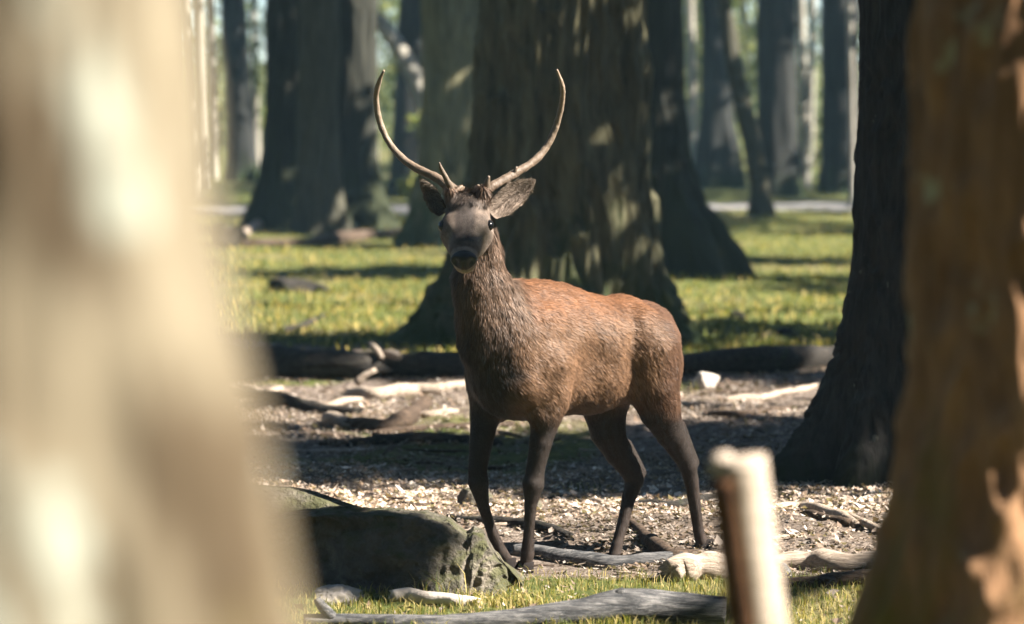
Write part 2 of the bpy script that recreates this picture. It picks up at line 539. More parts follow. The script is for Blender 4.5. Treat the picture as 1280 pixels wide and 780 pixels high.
# warm foreground trunk at the right edge
edge_tree('brown_tree', 'reddish brown mossy trunk standing closest in front of the dark buttressed trunk', 'tree', 5.3,
          [(0, 1150, 1440), (250, 1148, 1442), (420, 1142, 1446), (520, 1134, 1452), (600, 1120, 1462), (680, 1103, 1478), (780, 1072, 1505), (1000, 960, 1600), (1250, 820, 1740)], 1250,
          M['warm'], [(180, 1, 0.7), (240, 0.8, 0.5), (300, 0.8, 0.5), (0, 1, 0.6), (90, 0.8, 0.6)], seg=200, zstep=0.015, bark=0.04, bfreq=24.0, bz=0.20, seed=12, H_top=9.0)
# very near pale trunk at the left edge, far out of focus
edge_tree('lichen_tree', 'pale blurred trunk patched with lichen, very close to the viewer', 'tree', 1.78,
          [(0, -250, 232), (300, -265, 266), (600, -290, 332), (780, -310, 372), (1400, -360, 470), (3400, -420, 680)], 3400,
          M['pale'], [(180, 1, 0.6), (0, 1, 0.7), (260, 0.8, 0.5), (90, 0.8, 0.5)], seg=160, zstep=0.012, bark=0.012, bfreq=40.0, seed=15, H_top=7.0)
# tree whose roots spread behind the oak, to its right
edge_tree('rooted_tree', 'dark trunk with a wide root mass just right of the big oak', 'tree', 33.5,
          [(0, 770, 848), (120, 770, 853), (200, 766, 862), (250, 760, 880), (268, 752, 898), (290, 745, 915), (320, 740, 932), (346, 735, 946)], 346,
          M['mossy'], [(0, 1, 0.55), (300, 0.9, 0.6), (180, 0.8, 0.5), (240, 0.8, 0.5), (90, 0.7, 0.6)], seg=128, zstep=0.04, bark=0.07, bfreq=7.0, seed=21, trunk_px=0.03)
# the cluster at the left
edge_tree('grey_tree', 'straight grey trunk in front of two dark mossy trunks', 'tree', 47.5,
          [(0, 374, 424), (100, 373, 424), (200, 371, 426), (250, 369, 430), (292, 360, 440)], 292, M['grey'], L0, seg=96, zstep=0.06, bark=0.05, bfreq=7.0, seed=31)
edge_tree('mossy_tree', 'dark mossy trunk left of the straight grey trunk, roots sloping left', 'tree', 49.5,
          [(0, 334, 392), (120, 334, 396), (180, 330, 402), (220, 322, 410), (255, 312, 425), (288, 296, 450)], 288, M['mossy'], L0, seg=96, zstep=0.06, bark=0.07, bfreq=6.0, seed=35)
edge_tree('mossy_tree', 'dark mossy trunk right of the straight grey trunk', 'tree', 50.5,
          [(0, 405, 470), (120, 408, 470), (200, 405, 472), (250, 395, 482), (287, 372, 502)], 287, M['mossy'], L0, seg=96, zstep=0.06, bark=0.07, bfreq=6.0, seed=37)
edge_tree('shaded_tree', 'dark trunk close behind the left edge of the big oak', 'tree', 42.0,
          [(0, 528, 598), (120, 530, 596), (220, 522, 604), (270, 510, 620), (308, 490, 650)], 308, M['oak'], L0, seg=96, zstep=0.06, bark=0.07, bfreq=6.0, seed=41)
# far dark trunks
far_spec = [
    ('dark trunk near the pale slender trunks by the left path', 90.0, [(0, 276, 308), (120, 281, 314), (200, 283, 322), (232, 278, 330)], 51),
    ('dark trunk leaning slightly right beyond the fallen pale trunk', 76.0, [(0, 498, 530), (150, 492, 530), (220, 486, 536), (245, 478, 544)], 53),
    ('dark far trunk with wide foot next to the leaning speckled trunk', 86.0, [(0, 876, 912), (80, 878, 912), (150, 874, 918), (200, 868, 926), (236, 858, 936)], 55),
    ('broad straight dark trunk beyond the path', 76.0, [(0, 946, 994), (120, 947, 996), (200, 944, 1000), (246, 938, 1008)], 57),
    ('dark far trunk close to the left side of the buttressed trunk', 78.0, [(0, 1026, 1074), (120, 1028, 1074), (200, 1027, 1078), (243, 1020, 1086)], 59),
    ('slim dark trunk half hidden by the pale lichen trunk', 74.0, [(0, 196, 222), (150, 198, 224), (250, 190, 232)], 61),
    ('dark trunk showing between big oak and its right neighbour', 68.0, [(0, 806, 836), (150, 806, 836), (250, 800, 842)], 63),
]
for lab, Yd, rows, sd in far_spec:
    edge_tree('far_tree', lab, 'tree', Yd, rows, 0, M['far'], L0, 'dark trunks beyond the path', seg=40, zstep=0.12, bark=0.06, bfreq=4.0, seed=sd, H_top=13.0)
# leaning speckled trunk
edge_tree('birch_tree', 'speckled trunk leaning left at the near side of the path', 'tree', 57.0,
          [(0, 896, 914), (90, 908, 930), (180, 928, 952), (240, 938, 962), (272, 934, 974)], 272, M['grey'], L0, seg=40, zstep=0.1, bark=0.03, bfreq=6.0, seed=71)
# slender pale trunks
slim = [
    (228, 240, 12, 205, 70, 'pale slender trunk at the edge of the blurred lichen trunk'),
    (246, 250, 14, 215, 84, 'pale slender trunk, first from the blurred lichen trunk'),
    (262, 266, 10, 228, 92, 'thin pale trunk left of the dark trunk by the left path'),
    (316, 322, 9, 228, 98, 'thin pale trunk right of the dark trunk by the left path'),
    (462, 468, 12, 262, 62, 'sunlit pale trunk beside the right mossy trunk'),
    (846, 852, 9, 236, 88, 'pale slender trunk seen through the gap right of the big oak'),
    (862, 866, 12, 240, 96, 'cream slender trunk left of the wide footed far trunk'),
    (1000, 1008, 12, 240, 84, 'pale slender trunk right of the broad straight dark trunk'),
    (1016, 1012, 9, 238, 100, 'thin pale trunk midway between two broad dark trunks'),
    (1062, 1066, 8, 244, 66, 'thin pale trunk touching the edge of the buttressed trunk'),
    (930, 936, 7, 238, 104, 'thin pale trunk behind the leaning speckled trunk'),
    (566, 560, 9, 236, 95, 'thin pale trunk behind the antlers beyond the oak'),
]
for k, (x0, x1, w, pb, Yd, lab) in enumerate(slim):
    edge_tree('birch_tree', lab, 'tree', Yd, [(0, x0 - w / 2, x0 + w / 2), (120, x0 * .45 + x1 * .55 - w / 2, x0 * .45 + x1 * .55 + w / 2), (pb, x1 - w * .65, x1 + w * .65)], pb,
              M['birch'], L0, 'slender pale trunks', seg=16, zstep=0.2, bark=0.0, seed=80 + k, H_top=10.0, wob=0.15)
# leaning dead pale trunk, propped in the trees
p0, p1 = at(556, 205, 70.0), at(470, 20, 70.0)
lean = tag(limb_obj('leaning_trunk', [p1, p1 * .6 + p0 * .4 + np.array([.25, 0, 0]), p0, at(575, 240, 70.0)], [.18, .22, .25, .26], M['birch'], seg=14, substep=.2, rough=.1), 'pale dead trunk leaning left among dark trunks', 'dead trunk')

# trees on the sunny side, beyond the right edge, and others around the clearing
side = []
for k, (x, y) in enumerate([(9.5, 13.2), (14.0, 10.5), (10.5, 19.0), (16.5, 17.5), (19, 26), (13.5, 30), (22, 36), (16, 43), (27, 48), (20, 57), (33, 62), (26, 72), (38, 80), (-9, 20), (-14, 30), (-12, 44), (-19, 56), (7.5, 26.0), (24, 20), (30, 30), (-22, 72), (-7, 9), (-12, 1), (-6, -6), (4, -9), (13, -7), (9.5, -3.0), (18, -4.5), (20, 9.5), (26, 12), (-17, 13), (-10.5, 36), (-13, 49), (-16.5, 62), (-15, 75), (-21, 80), (-26, 66), (-20, 92), (-27, 96), (-24, 44), (12.5, 37), (15.5, 50), (14.5, 66), (18.5, 78), (21.5, 92), (28, 90)]):
    e = thing('beech_tree', (x, y, float(gz(x, y))), 'tall beech growing outside the clearing, its crown shading the ground', 'tree', 'beeches around the clearing')
    rr_ = 0.24 + 0.12 * random.random()
    me, top = trunk_mesh('trunk', [(-.2, 0, 0, rr_, rr_ * .9), (.5, 0, 0, rr_, rr_ * .3), (1.2, 0, 0, rr_, 0.02), (8, random.uniform(-.3, .3), random.uniform(-.3, .3), rr_ * .7, 0)], L0, M['far'], 12.0, 20, .3, 3.0, 0, seed=200 + k)
    t = bpy.data.objects.new('trunk', me); col.objects.link(t); t.parent = e
    TREES.append((e, x + top[0], y + top[1], 12.0))

# ------------------------------------------------------------------ canopy
def leaf_cards(centres, size, cols, up=0.35, seed=0):
    """one small bent leaf (two triangles) for each centre"""
    g = np.random.default_rng(seed)
    n = len(centres)
    a = g.normal(size=(n, 3)); a /= np.linalg.norm(a, axis=1)[:, None]
    nrm = g.normal(size=(n, 3)); nrm[:, 2] += up * 3
    b = np.cross(a, nrm); b /= np.linalg.norm(b, axis=1)[:, None] + 1e-9
    nn = np.cross(b, a)
    s = (size * g.uniform(0.6, 1.3, n))[:, None]
    v0 = centres - a * s * .5
    v1 = centres + b * s * .32 + nn * s * .08
    v2 = centres + a * s * .5
    v3 = centres - b * s * .32 + nn * s * .08
    V = np.stack([v0, v1, v2, v3], 1).reshape(-1, 3)
    k = np.arange(n)[:, None] * 4
    Fq = np.concatenate([k + np.array([[0, 1, 2]]), k + np.array([[0, 2, 3]])])
    return V, Fq, np.repeat(cols, 4, 0)

def clump_points(c, r, n, g, shell=0.5):
    d = g.normal(size=(n, 3)); d /= np.linalg.norm(d, axis=1)[:, None]
    rad = g.uniform(0, 1, n) ** shell
    return np.asarray(c) + d * rad[:, None] * np.asarray(r)

def leaf_cols(n, g, base=(0.045, 0.075, 0.018), var=0.35, yellow=0.25):
    c = np.array(base)[None] * (1 + g.uniform(-var, var, (n, 1)))
    y = g.uniform(0, 1, (n, 1)) ** 2 * yellow
    return np.clip(c * (1 - y) + y * np.array([[0.26, 0.22, 0.03]]), 0, 1)

def over(x, y, z):
    """canopy place whose shadow falls on ground point x, y"""
    return np.array([x + SHX * z, y + SHY * z, z])

# shade wanted on the ground: (x, y, half width, half depth, height, leaf count)
SHADE = [
    (-3.4, 15.4, 1.9, .95, 8.0, 850), (-1.2, 15.3, 1.8, .95, 8.6, 850), (1.0, 15.5, 1.8, 1.1, 9.2, 950), (3.2, 15.6, 1.8, 1.2, 8.4, 850), (0.4, 14.6, 1.6, .30, 8.8, 380), (-2.2, 14.6, 1.6, .30, 8.8, 380), (-1.6, 16.6, .9, .16, 8.4, 90), (-2.3, 17.9, 1.0, .14, 8.4, 80), (1.6, 17.6, 1.2, .2, 8.4, 110),
    (-2.3, 19.9, 1.8, .6, 9.5, 600), (0.5, 19.6, 1.6, .7, 10.0, 500), (3.0, 19.2, 1.6, .7, 9.0, 350),
    (2.4, 12.6, 0.6, 0.5, 8.0, 150), (-1.45, 10.75, .55, .40, 8.2, 230), (-1.05, 10.66, .30, .2, 8.4, 120), (-.78, 10.6, .2, .1, 8.4, 40),
]
clumps = []
for (x, y, rx, ry, z, n) in SHADE:
    clumps.append((over(x, y, z), (rx, ry, 0.35), n))
# on the oak and its neighbours (aimed at the trunk, not the ground)
for (x, y, h, r_, n) in [(-.1, 22.1, 3.6, 1.1, 90), (0.0, 22.2, 1.6, 1.2, 150), (-0.9, 22.4, .4, 1.3, 450), (1.2, 22.3, .2, 1.1, 260), (1.95, 13.7, 1.0, .85, 420), (1.95, 13.7, 2.6, .9, 420), (1.95, 13.7, 4.0, .8, 300),
                         (2.3, 13.5, -0.2, .5, 150),
                         (-.9, 41.8, 1.0, 1.3, 200), (-.9, 41.8, 3.0, 1.3, 200), (-1.1, 41.6, 4.6, .9, 110), (1.9, 33.3, 1.2, 1.3, 220), (1.9, 33.3, 3.2, 1.3, 220), (2.8, 33.0, .2, 1.3, 220),
                         (-3.2, 47.3, 1.2, 1.4, 220), (-3.2, 47.3, 3.4, 1.4, 220), (-3.2, 48, 5.4, 1.4, 200)]:
    q = over(x, y, 9.0 - h); q[2] = 9.0
    clumps.append((q, (r_, r_, .8), n))
g = np.random.default_rng(5)
LIT = [(-3.5, 5.0, 25.5, 29.5), (-9, 9, 31.5, 36), (-12, 12, 39, 44.5)]     # sunlit strips of the meadow
for y in np.arange(24.5, 112, 3.1):
    for x in np.arange(-30 - y * .16, 29 + y * .14, 3.1):
        xx, yy = x + g.uniform(-1.2, 1.2), y + g.uniform(-1.2, 1.2)
        lit = any(a - 1 < xx < b + 1 and c - .6 < yy < d + .6 for a, b, c, d in LIT)
        if g.uniform() < (0.82 if lit else 0.20 if yy < 45 else 0.07):
            continue
        z = g.uniform(8.5, 13)
        r_ = g.uniform(1.2, 2.3) * (0.6 if lit else 1)
        clumps.append((over(xx, yy, z), (r_, r_ * .8, .9), int(90 * r_ ** 2 * (1 if yy < 60 else .8))))
# roof of leaves over the whole clearing, open only where the sun comes in
OPEN = [(-1.7, 2.3, 10.1, 14.2, .15), (-3.0, .6, .6, 3.4, .6), (-1.6, .6, 4.1, 5.6, .3), (-2.2, 1.6, 9.0, 10.1, -.5), (-6.0, 1.3, 22.0, 23.3, -.1), (-4.5, 1.0, 16.6, 18.9, -.1), (1.0, 4.5, 17.6, 18.8, -.4)]
for y in np.arange(-22, 25, 2.2):
    for x in np.arange(-24, 30, 2.2):
        xx, yy = x + g.uniform(-.8, .8), y + g.uniform(-.8, .8)
        z = g.uniform(8.5, 13)
        r_ = g.uniform(1.3, 2.0)
        for a, b, c, d, m in OPEN:
            gap = max(a - xx - 1.0, xx - b - 1.0, c - yy - .3, yy - d - .3)
            r_ = min(r_, gap - m)
        if r_ < .35 or g.uniform() < .02:
            continue
        clumps.append((over(xx, yy, z), (r_, r_, .8), int(210 * r_ ** 2)))
assign = {}
for c, r_, n in clumps:
    k = min(range(len(TREES)), key=lambda i: (TREES[i][1] - c[0]) ** 2 + (TREES[i][2] - c[1]) ** 2)
    assign.setdefault(k, []).append((c, r_, n))
for k, (e, tx, ty, ht) in enumerate(TREES):
    cl = assign.get(k, [])
    if not cl:
        cl = [(np.array([tx, ty, ht + .8]), (1.6, 1.6, 1.1), 160)]
    P = np.concatenate([clump_points(c, r_, n, g) for c, r_, n in cl])
    sz = np.where(P[:, 1] > 21, .52, np.where((P[:, 0] < 16) & (P[:, 1] > 9), .30, .42))
    V, Fq, C = leaf_cards(P, sz, leaf_cols(len(P), g), seed=k)
    off = np.array(e.location)
    o = bpy.data.objects.new('crown', mesh_np('crown', V - off, Fq, M['crown'], False, C))
    col.objects.link(o); o.parent = e
    for (c, r_, n) in cl[:4]:
        st = np.array([tx, ty, ht * .8]); mid = st * .5 + c * .5 + np.array([0, 0, .5])
        limb_obj('limb', [st, mid, c], [.12, .07, .02], M['far'], e, seg=7, substep=.6, cap=False)

# low leafy growth far back, between the trunks
def leafy(name, label, cat, c, r_, n, size, base, seed, stem=None, group=None):
    gg = np.random.default_rng(seed)
    e = thing(name, (c[0], c[1], float(gz(c[0], c[1]))), label, cat, group)
    sub = [(np.array(c) + gg.normal(size=3) * np.array(r_) * .55, np.array(r_) * gg.uniform(.25, .55)) for _ in range(9)]
    P = np.concatenate([clump_points(cc, rr_, n // 9, gg) for cc, rr_ in sub])
    P = P[P[:, 2] > e.location[2] + .05]
    V, Fq, C = leaf_cards(P, size, leaf_cols(len(P), gg, base, .35, .5), seed=seed)
    o = bpy.data.objects.new('crown', mesh_np('crown', V - np.array(e.location), Fq, M['crown'], False, C))
    col.objects.link(o); o.parent = e
    top = np.array(c) + np.array([0, 0, r_[2] * .5])
    b0 = np.array(e.location) - np.array([0, 0, .1])
    limb_obj('stem', [b0, b0 * .5 + top * .5 + np.array([.1, 0, 0]), top], [.06, .05, .02], M['far'], e, seg=7, substep=.4)
    return e
bush = [
    (300, 60, 96, 4.0, 2.6, 'yellow green sapling behind the dark trunk by the left path'),
    (252, 90, 104, 3.2, 3.4, 'yellow green sapling behind the pale slender trunks'),
    (512, 70, 88, 2.4, 2.2, 'leafy sapling near the leaning dead trunk'),
    (560, 205, 66, 1.2, .9, 'low yellowish bush behind the antlers'),
    (432, 210, 64, .8, .9, 'yellowish leafy sprig beside the right mossy trunk'),
    (868, 60, 100, 2.8, 3.0, 'pale green sapling in the gap right of the big oak'),
    (868, 150, 110, 2.0, 2.0, 'dull green bush low in the gap right of the big oak'),
    (1012, 80, 105, 2.6, 3.0, 'pale green sapling between two broad dark trunks'),
    (1010, 205, 90, 1.6, 1.5, 'pale rounded bush low between two broad dark trunks'),
    (936, 60, 112, 2.0, 2.6, 'green sapling behind the leaning speckled trunk'),
    (820, 60, 110, 3.0, 3.0, 'shaded sapling behind the tree with the wide root mass'),
]
for k, (px, py, Yd, rx, rz, lab) in enumerate(bush):
    leafy('sapling', lab, 'sapling', at(px, py, Yd), (rx, 1.5, rz), 900, .20, (.10, .13, .03), 300 + k, group='leafy saplings beyond the path')
# the wood far behind, one mass
gg = np.random.default_rng(99)
pts = []
for k in range(860):
    y = gg.uniform(112, 175); x = gg.uniform(-.62, .62) * y
    z = gg.uniform(0, 1) ** 1.2 * 15 + gz(x, y)
    pts.append(clump_points((x, y, z), (gg.uniform(1.5, 3.2), 1.5, gg.uniform(1, 2.4)), 190, gg))
P = np.concatenate(pts)
V, Fq, C = leaf_cards(P, .42, leaf_cols(len(P), gg, (.055, .085, .022), .4, .4), seed=5)
fw = link('far_wood', mesh_np('far_wood', V, Fq, M['crown'], False, C))
tag(fw, 'green leafy wood closing the view far beyond the path', 'wood'); fw['kind'] = 'stuff'

# the same wood goes on to both sides and behind the viewer
pts = []
for k in range(1100):
    ang = gg.uniform(R(105), R(435)); rad_ = gg.uniform(46, 66)
    x, y = math.cos(ang) * rad_ + 4, math.sin(ang) * rad_ + 22
    if y > 30 and abs(x) < .42 * y + 3: continue
    pts.append(clump_points((x, y, gg.uniform(0, 1) * 15), (3.2, 3.2, 2.6), 75, gg))
P = np.concatenate(pts); P = P[P[:, 2] > .1]
V, Fq, C = leaf_cards(P, 1.2, leaf_cols(len(P), gg, (.04, .06, .018), .4, .3), seed=6)
fw = link('surrounding_wood', mesh_np('surrounding_wood', V, Fq, M['crown'], False, C))
tag(fw, 'dense leafy wood enclosing the clearing on its sides', 'wood'); fw['kind'] = 'stuff'

# ------------------------------------------------------------------ fallen wood and stones
def on_ground(px, py, lift=0.0):
    p = gpt(px, py)
    p[2] = float(gz(p[0], p[1])) + lift
    return p

def fallen(name, label, cat, pix, radii, mat, group=None, **kw):
    pts = [on_ground(x, y, r_ * .65) for (x, y), r_ in zip(pix, radii)]
    bend = kw.pop('bend', 1.0)
    gb = np.random.default_rng(kw.get('seed', 0) + 5)
    p2, r2 = [pts[0]], [radii[0]]
    for q0, q1, ra, rb in zip(pts[:-1], pts[1:], radii[:-1], radii[1:]):
        rm = (ra + rb) / 2
        p2 += [(q0 + q1) / 2 + np.array([0, gb.normal(0, .9), abs(gb.normal(0, .35))]) * rm * bend, q1]
        r2 += [rm * gb.uniform(.82, 1.18), rb]
    pts, radii = p2, r2
    kw.setdefault('seg', 18); kw.setdefault('substep', .05); kw.setdefault('rough', .16); kw.setdefault('jag', 1.3)
    return tag(limb_obj(name, pts, radii, mat, **kw), label, cat, group)

fallen('fallen_log', 'long dark fallen log lying left of the big oak root', 'log', [(225, 466), (300, 468), (380, 474), (468, 476)], [.11, .13, .115, .12], M['log'], rough=.30, freq=4, substep=.1, seg=24, bend=.55)
fallen('fallen_log', 'dark mossy log lying against the foot of the big oak behind the deer', 'log', [(476, 474), (560, 476), (660, 478), (760, 478)], [.085, .10, .095, .08], M['log'], rough=.30, freq=4, substep=.1, seg=20, bend=.55)
fallen('fallen_log', 'dark fallen log running behind the buttressed trunk right of the deer', 'log', [(790, 480), (860, 477), (960, 472), (1080, 462)], [.07, .09, .11, .10], M['log'], rough=.30, freq=4, substep=.1, seg=22, bend=.55)
# broken pale end of the left log
pe = on_ground(468, 474)
for k, (a, b, rr_, lab) in enumerate([((462, 428), (478, 448), .025, 'pale splinter standing on the broken end of the long dark log'), ((476, 442), (500, 446), .03, 'pale broken wood chunk on top of the dark log end')]):
    tag(limb_obj('wood_splinter', [at(*a, 19.4), (at(*a, 19.4) + at(*b, 19.3)) / 2 + np.array([0, 0, .01]), at(*b, 19.3)], [rr_ * .6, rr_, rr_ * .8], M['stick'], seg=10, substep=.02, rough=.3), lab, 'splinter')
tag(limb_obj('branch', [at(445, 480, 18.9), at(455, 470, 18.9), at(470, 462, 18.9)], [.03, .025, .018], M['stick'], seg=10, substep=.03), 'short pale curved branch stub leaning at the log end', 'branch')

sticks = [
    ('pale weathered branch piece lying in front of the dark logs', [(436, 492), (470, 495), (520, 490), (552, 490)], [.03, .045, .05, .04], 'stick'),
    ('pale thin branch just left of the deer chest', [(545, 489), (585, 486)], [.03, .03], 'stick'),
    ('thick brown broken branch left of the deer, broken end up', [(440, 528), (480, 530), (510, 524), (530, 506)], [.04, .05, .055, .05], 'twig'),
    ('pale forked wood fragment beside the thick brown branch', [(410, 522), (430, 526), (468, 530)], [.05, .04, .02], 'stick'),
    ('long dark stick lying left of the thick brown branch', [(290, 492), (340, 500), (400, 508), (450, 512)], [.035, .045, .045, .03], 'log'),
    ('long thin pale stick behind the deer front legs', [(470, 534), (540, 530), (640, 526)], [.02, .022, .02], 'twig'),
    ('long low branch across the shaded litter', [(440, 552), (520, 546), (620, 544)], [.03, .035, .03], 'log'),
    ('dark stick poking up from the shaded litter', [(385, 560), (398, 585), (412, 604)], [.012, .014, .01], 'log'),
    ('pale crooked branch behind the pale forked wood fragment', [(375, 500), (410, 502), (452, 496)], [.02, .028, .018], 'stick'),
    ('short pale stick pointing at the deer right foreleg', [(500, 516), (540, 519), (572, 514)], [.018, .024, .016], 'stick'),
    ('pale broken stick end on top of the long dark stick', [(300, 486), (330, 490), (352, 486)], [.02, .026, .02], 'stick'),
    ('pale wood scrap left of the pale upright stone', [(852, 506), (868, 508)], [.02, .018], 'stick'),
    ('pale thin branch in front of the fallen log beside the buttressed trunk', [(905, 500), (950, 498), (1000, 492), (1030, 486)], [.022, .026, .026, .016], 'stick'),
    ('brown branch crossing the sunny litter right of the deer rump', [(880, 520), (930, 528), (985, 516)], [.02, .028, .018], 'twig'),
    ('thin pale twig lying before the buttress root', [(975, 632), (1020, 634), (1062, 640)], [.010, .012, .008], 'stick'),
    ('short pale stick beside the dark stick behind the hind legs', [(735, 628), (760, 632), (788, 628)], [.012, .016, .012], 'stick'),
    ('knobbly brown stick left of the deer front knee', [(480, 632), (520, 640), (556, 636)], [.012, .018, .012], 'twig'),
    ('pale thin strip of bark in the shaded litter', [(330, 562), (380, 560), (465, 560)], [.014, .018, .012], 'stick'),
    ('dark stick stretching behind the deer hind legs', [(790, 637), (840, 640), (905, 632)], [.022, .028, .025], 'log'),
    ('dark brown stick lying behind the deer front hooves', [(566, 652), (620, 660), (680, 668), (712, 674)], [.022, .027, .025, .018], 'log'),
    ('grey log lying under the deer between its hooves', [(640, 684), (700, 688), (770, 692), (856, 690)], [.03, .036, .036, .026], 'silver'),
    ('crooked dark root piece between the deer hind hooves', [(785, 662), (810, 676), (840, 690), (858, 690)], [.022, .03, .03, .03], 'twig'),
    ('thin arched twig left of the deer hind hoof', [(690, 640), (712, 634), (735, 648)], [.008, .009, .006], 'twig'),
    ('long pale stick reaching from the post to the buttress root', [(955, 650), (1000, 646), (1040, 655), (1068, 668)], [.018, .022, .024, .018], 'stick'),
    ('pale crossing stick at the foot of the brown trunk', [(1040, 652), (1080, 668), (1125, 680)], [.016, .018, .012], 'stick'),
    ('short brown forked stick below the long pale stick', [(1000, 655), (1030, 664), (1062, 668)], [.016, .022, .02], 'twig'),
    ('thick pale log at the foot of the brown trunk', [(968, 704), (1010, 703), (1060, 706), (1120, 704)], [.03, .045, .042, .04], 'stick'),
    ('brown log in front of the thick pale log', [(975, 722), (1020, 723), (1070, 722), (1120, 722)], [.02, .028, .03, .028], 'twig'),
    ('grey twisted root end by the thick pale log', [(966, 688), (975, 700), (984, 712)], [.012, .016, .02], 'silver'),
    ('arched dark twig lying on the grass right of the oak', [(950, 424), (985, 418), (1010, 428)], [.022, .026, .02], 'log'),
    ('dark branch lying on the grass left of the oak', [(352, 412), (380, 408), (405, 400)], [.03, .035, .02], 'log'),
    ('long brown fallen branch lying on the sunny grass before the mossy trunks', [(300, 312), (380, 310), (450, 303), (505, 292)], [.07, .09, .10, .08], 'twig'),
    ('pale branch propped against the foot of the left mossy trunk', [(300, 300), (330, 284), (352, 268)], [.09, .09, .07], 'stick'),
]
for k, (lab, pix, rad, mt) in enumerate(sticks):
    seg = 12
    Yd = gpt(*pix[0])[1]
    fallen('branch' if 'log' not in lab.split()[:4] else 'fallen_log', lab, 'log' if 'log' in lab.split()[:4] else 'branch', pix, rad, M[mt], seg=seg, substep=max(.02, .002 * Yd), rough=.25, seed=400 + k, freq=14 if Yd < 16 else 6, bend=1.0 if max(rad) < .03 else .4 if max(rad) < .06 else .2)

# near silver log along the bottom of the view
bl = [at(380, 775, 9.75), at(440, 776, 9.75), at(540, 779, 9.72), at(640, 774, 9.75), at(720, 766, 9.8), at(780, 758, 9.84), at(850, 760, 9.86), at(906, 764, 9.86)]
lg = tag(limb_obj('fallen_log', bl, [.022, .025, .03, .035, .048, .064, .056, .052], M['silver'], seg=24, substep=.02, rough=.16, freq=8, seed=55), 'silvery bent log lying in the grass in front of the deer', 'log')
kn = limb_obj('knot', [at(770, 750, 9.83), at(776, 740, 9.82), at(780, 736, 9.82)], [.026, .018, .008], M['silver'], None, seg=10, substep=.01, rough=.3)
kn.parent = lg; kn.matrix_parent_inverse = Matrix.Translation(-lg.location)
st = limb_obj('stub', [at(415, 772, 9.75), at(402, 757, 9.74), at(396, 748, 9.74)], [.02, .018, .012], M['silver'], None, seg=10, substep=.01, rough=.3)
st.parent = lg; st.matrix_parent_inverse = Matrix.Translation(-lg.location)

# random small sticks and chips in the litter
tw_mesh = []
for k in range(5):
    pts = [np.array([-.5, 0, 0]), np.array([-.15, random.uniform(-.06, .06), .01]), np.array([.2, random.uniform(-.05, .05), .015]), np.array([.5, random.uniform(-.08, .08), 0])]
    V, Fs = tube(pts, [.035, .04, .033, .015], seg=7, rough=.25, seed=600 + k, substep=.12)
    tw_mesh.append(mesh_np('twig', V, Fs, M['stick' if k % 2 else 'twig']))
gt = np.random.default_rng(77)
ANCH = [(gpt(x, y)[0], gpt(x, y)[1], w_) for x, y, w_ in [(480, 680, 'long boulder'), (640, 705, 'deer front hooves'), (770, 700, 'deer hind hooves'), (930, 700, 'cut pale log end'), (1050, 690, 'thick pale log'), (1000, 610, 'buttress root'),
    (600, 625, 'dark brown stone'), (800, 600, 'ground behind the deer hind legs'), (430, 600, 'flat stone slab'), (460, 520, 'thick brown broken branch'), (330, 500, 'long dark stick'), (600, 520, 'long thin pale stick'), (880, 500, 'pale upright stone'), (980, 500, 'fallen log by the buttressed trunk'), (720, 540, 'shaded litter under the deer belly')]]
cnt = 0
while cnt < 110:
    py = gt.uniform(478, 715); px = gt.uniform(300, 1120)
    p = on_ground(px, py)
    if 560 < py < 600 and gt.uniform() < .6: continue
    o = bpy.data.objects.new('twig', tw_mesh[cnt % 5])
    o.location = (p[0], p[1], p[2] + .004)
    s = gt.uniform(.10, .34) * (1 if py > 580 else 1.5)
    o.scale = (s, s * gt.uniform(.45, 1.0), s * gt.uniform(.45, .9))
    o.rotation_euler = (gt.uniform(0, 6), gt.uniform(-.12, .12), gt.uniform(0, 6.28))
    col.objects.link(o)
    near_to = min(ANCH, key=lambda q: (q[0] - p[0]) ** 2 + (q[1] - p[1]) ** 2)[2]
    tone = 'pale' if (cnt % 5) % 2 else 'brown'
    size_ = 'longish' if s > .3 else 'short' if s > .18 else 'tiny'
    lab = f'{size_} {tone} loose twig in the litter near the {near_to}'
    tag(o, lab, 'twig', f'{size_} {tone} twigs near the {near_to}')
    cnt += 1

# rocks: a squashed block with planar facets and noise
def rock_mesh(name, size, mat, planes=14, seed=0, n=26, sharp=.85, rough=.06):
    g_ = np.random.default_rng(seed)
    u = np.linspace(-1, 1, n)
    V = []; Fs = []
    for ax in range(3):
        for s in (-1, 1):
            A, B = np.meshgrid(u, u)
            P = np.zeros((n, n, 3)); P[..., ax] = s; P[..., (ax + 1) % 3] = A; P[..., (ax + 2) % 3] = B * s
            i = np.arange(n * n).reshape(n, n) + len(V) * n * n
            V.append(P.reshape(-1, 3))
            Fs.append(np.stack([i[:-1, :-1], i[:-1, 1:], i[1:, 1:], i[1:, :-1]], -1).reshape(-1, 4))
    V = np.concatenate(V)
    D = V / np.linalg.norm(V, axis=1)[:, None]
    N = g_.normal(size=(planes, 3)); N /= np.linalg.norm(N, axis=1)[:, None]
    N = np.vstack([N, np.eye(3), -np.eye(3)])
    dist = np.concatenate([g_.uniform(.78, 1.05, planes), np.full(6, 1.0)])
    dots = D @ N.T
    rad = np.min(np.where(dots > .05, dist[None] / np.maximum(dots, .05), 9), axis=1)
    rad = rad * sharp + (1 - sharp)
    rad = rad * (1 + rough * 2 * (fbm(D[:, 0] * 3, D[:, 1] * 3, D[:, 2] * 3, seed, 4) - .5) + rough * .6 * (fbm(D[:, 0] * 12, D[:, 1] * 12, D[:, 2] * 12, seed + 3, 2) - .5))
    return mesh_np(name, D * rad[:, None] * np.asarray(size), Fs, mat)

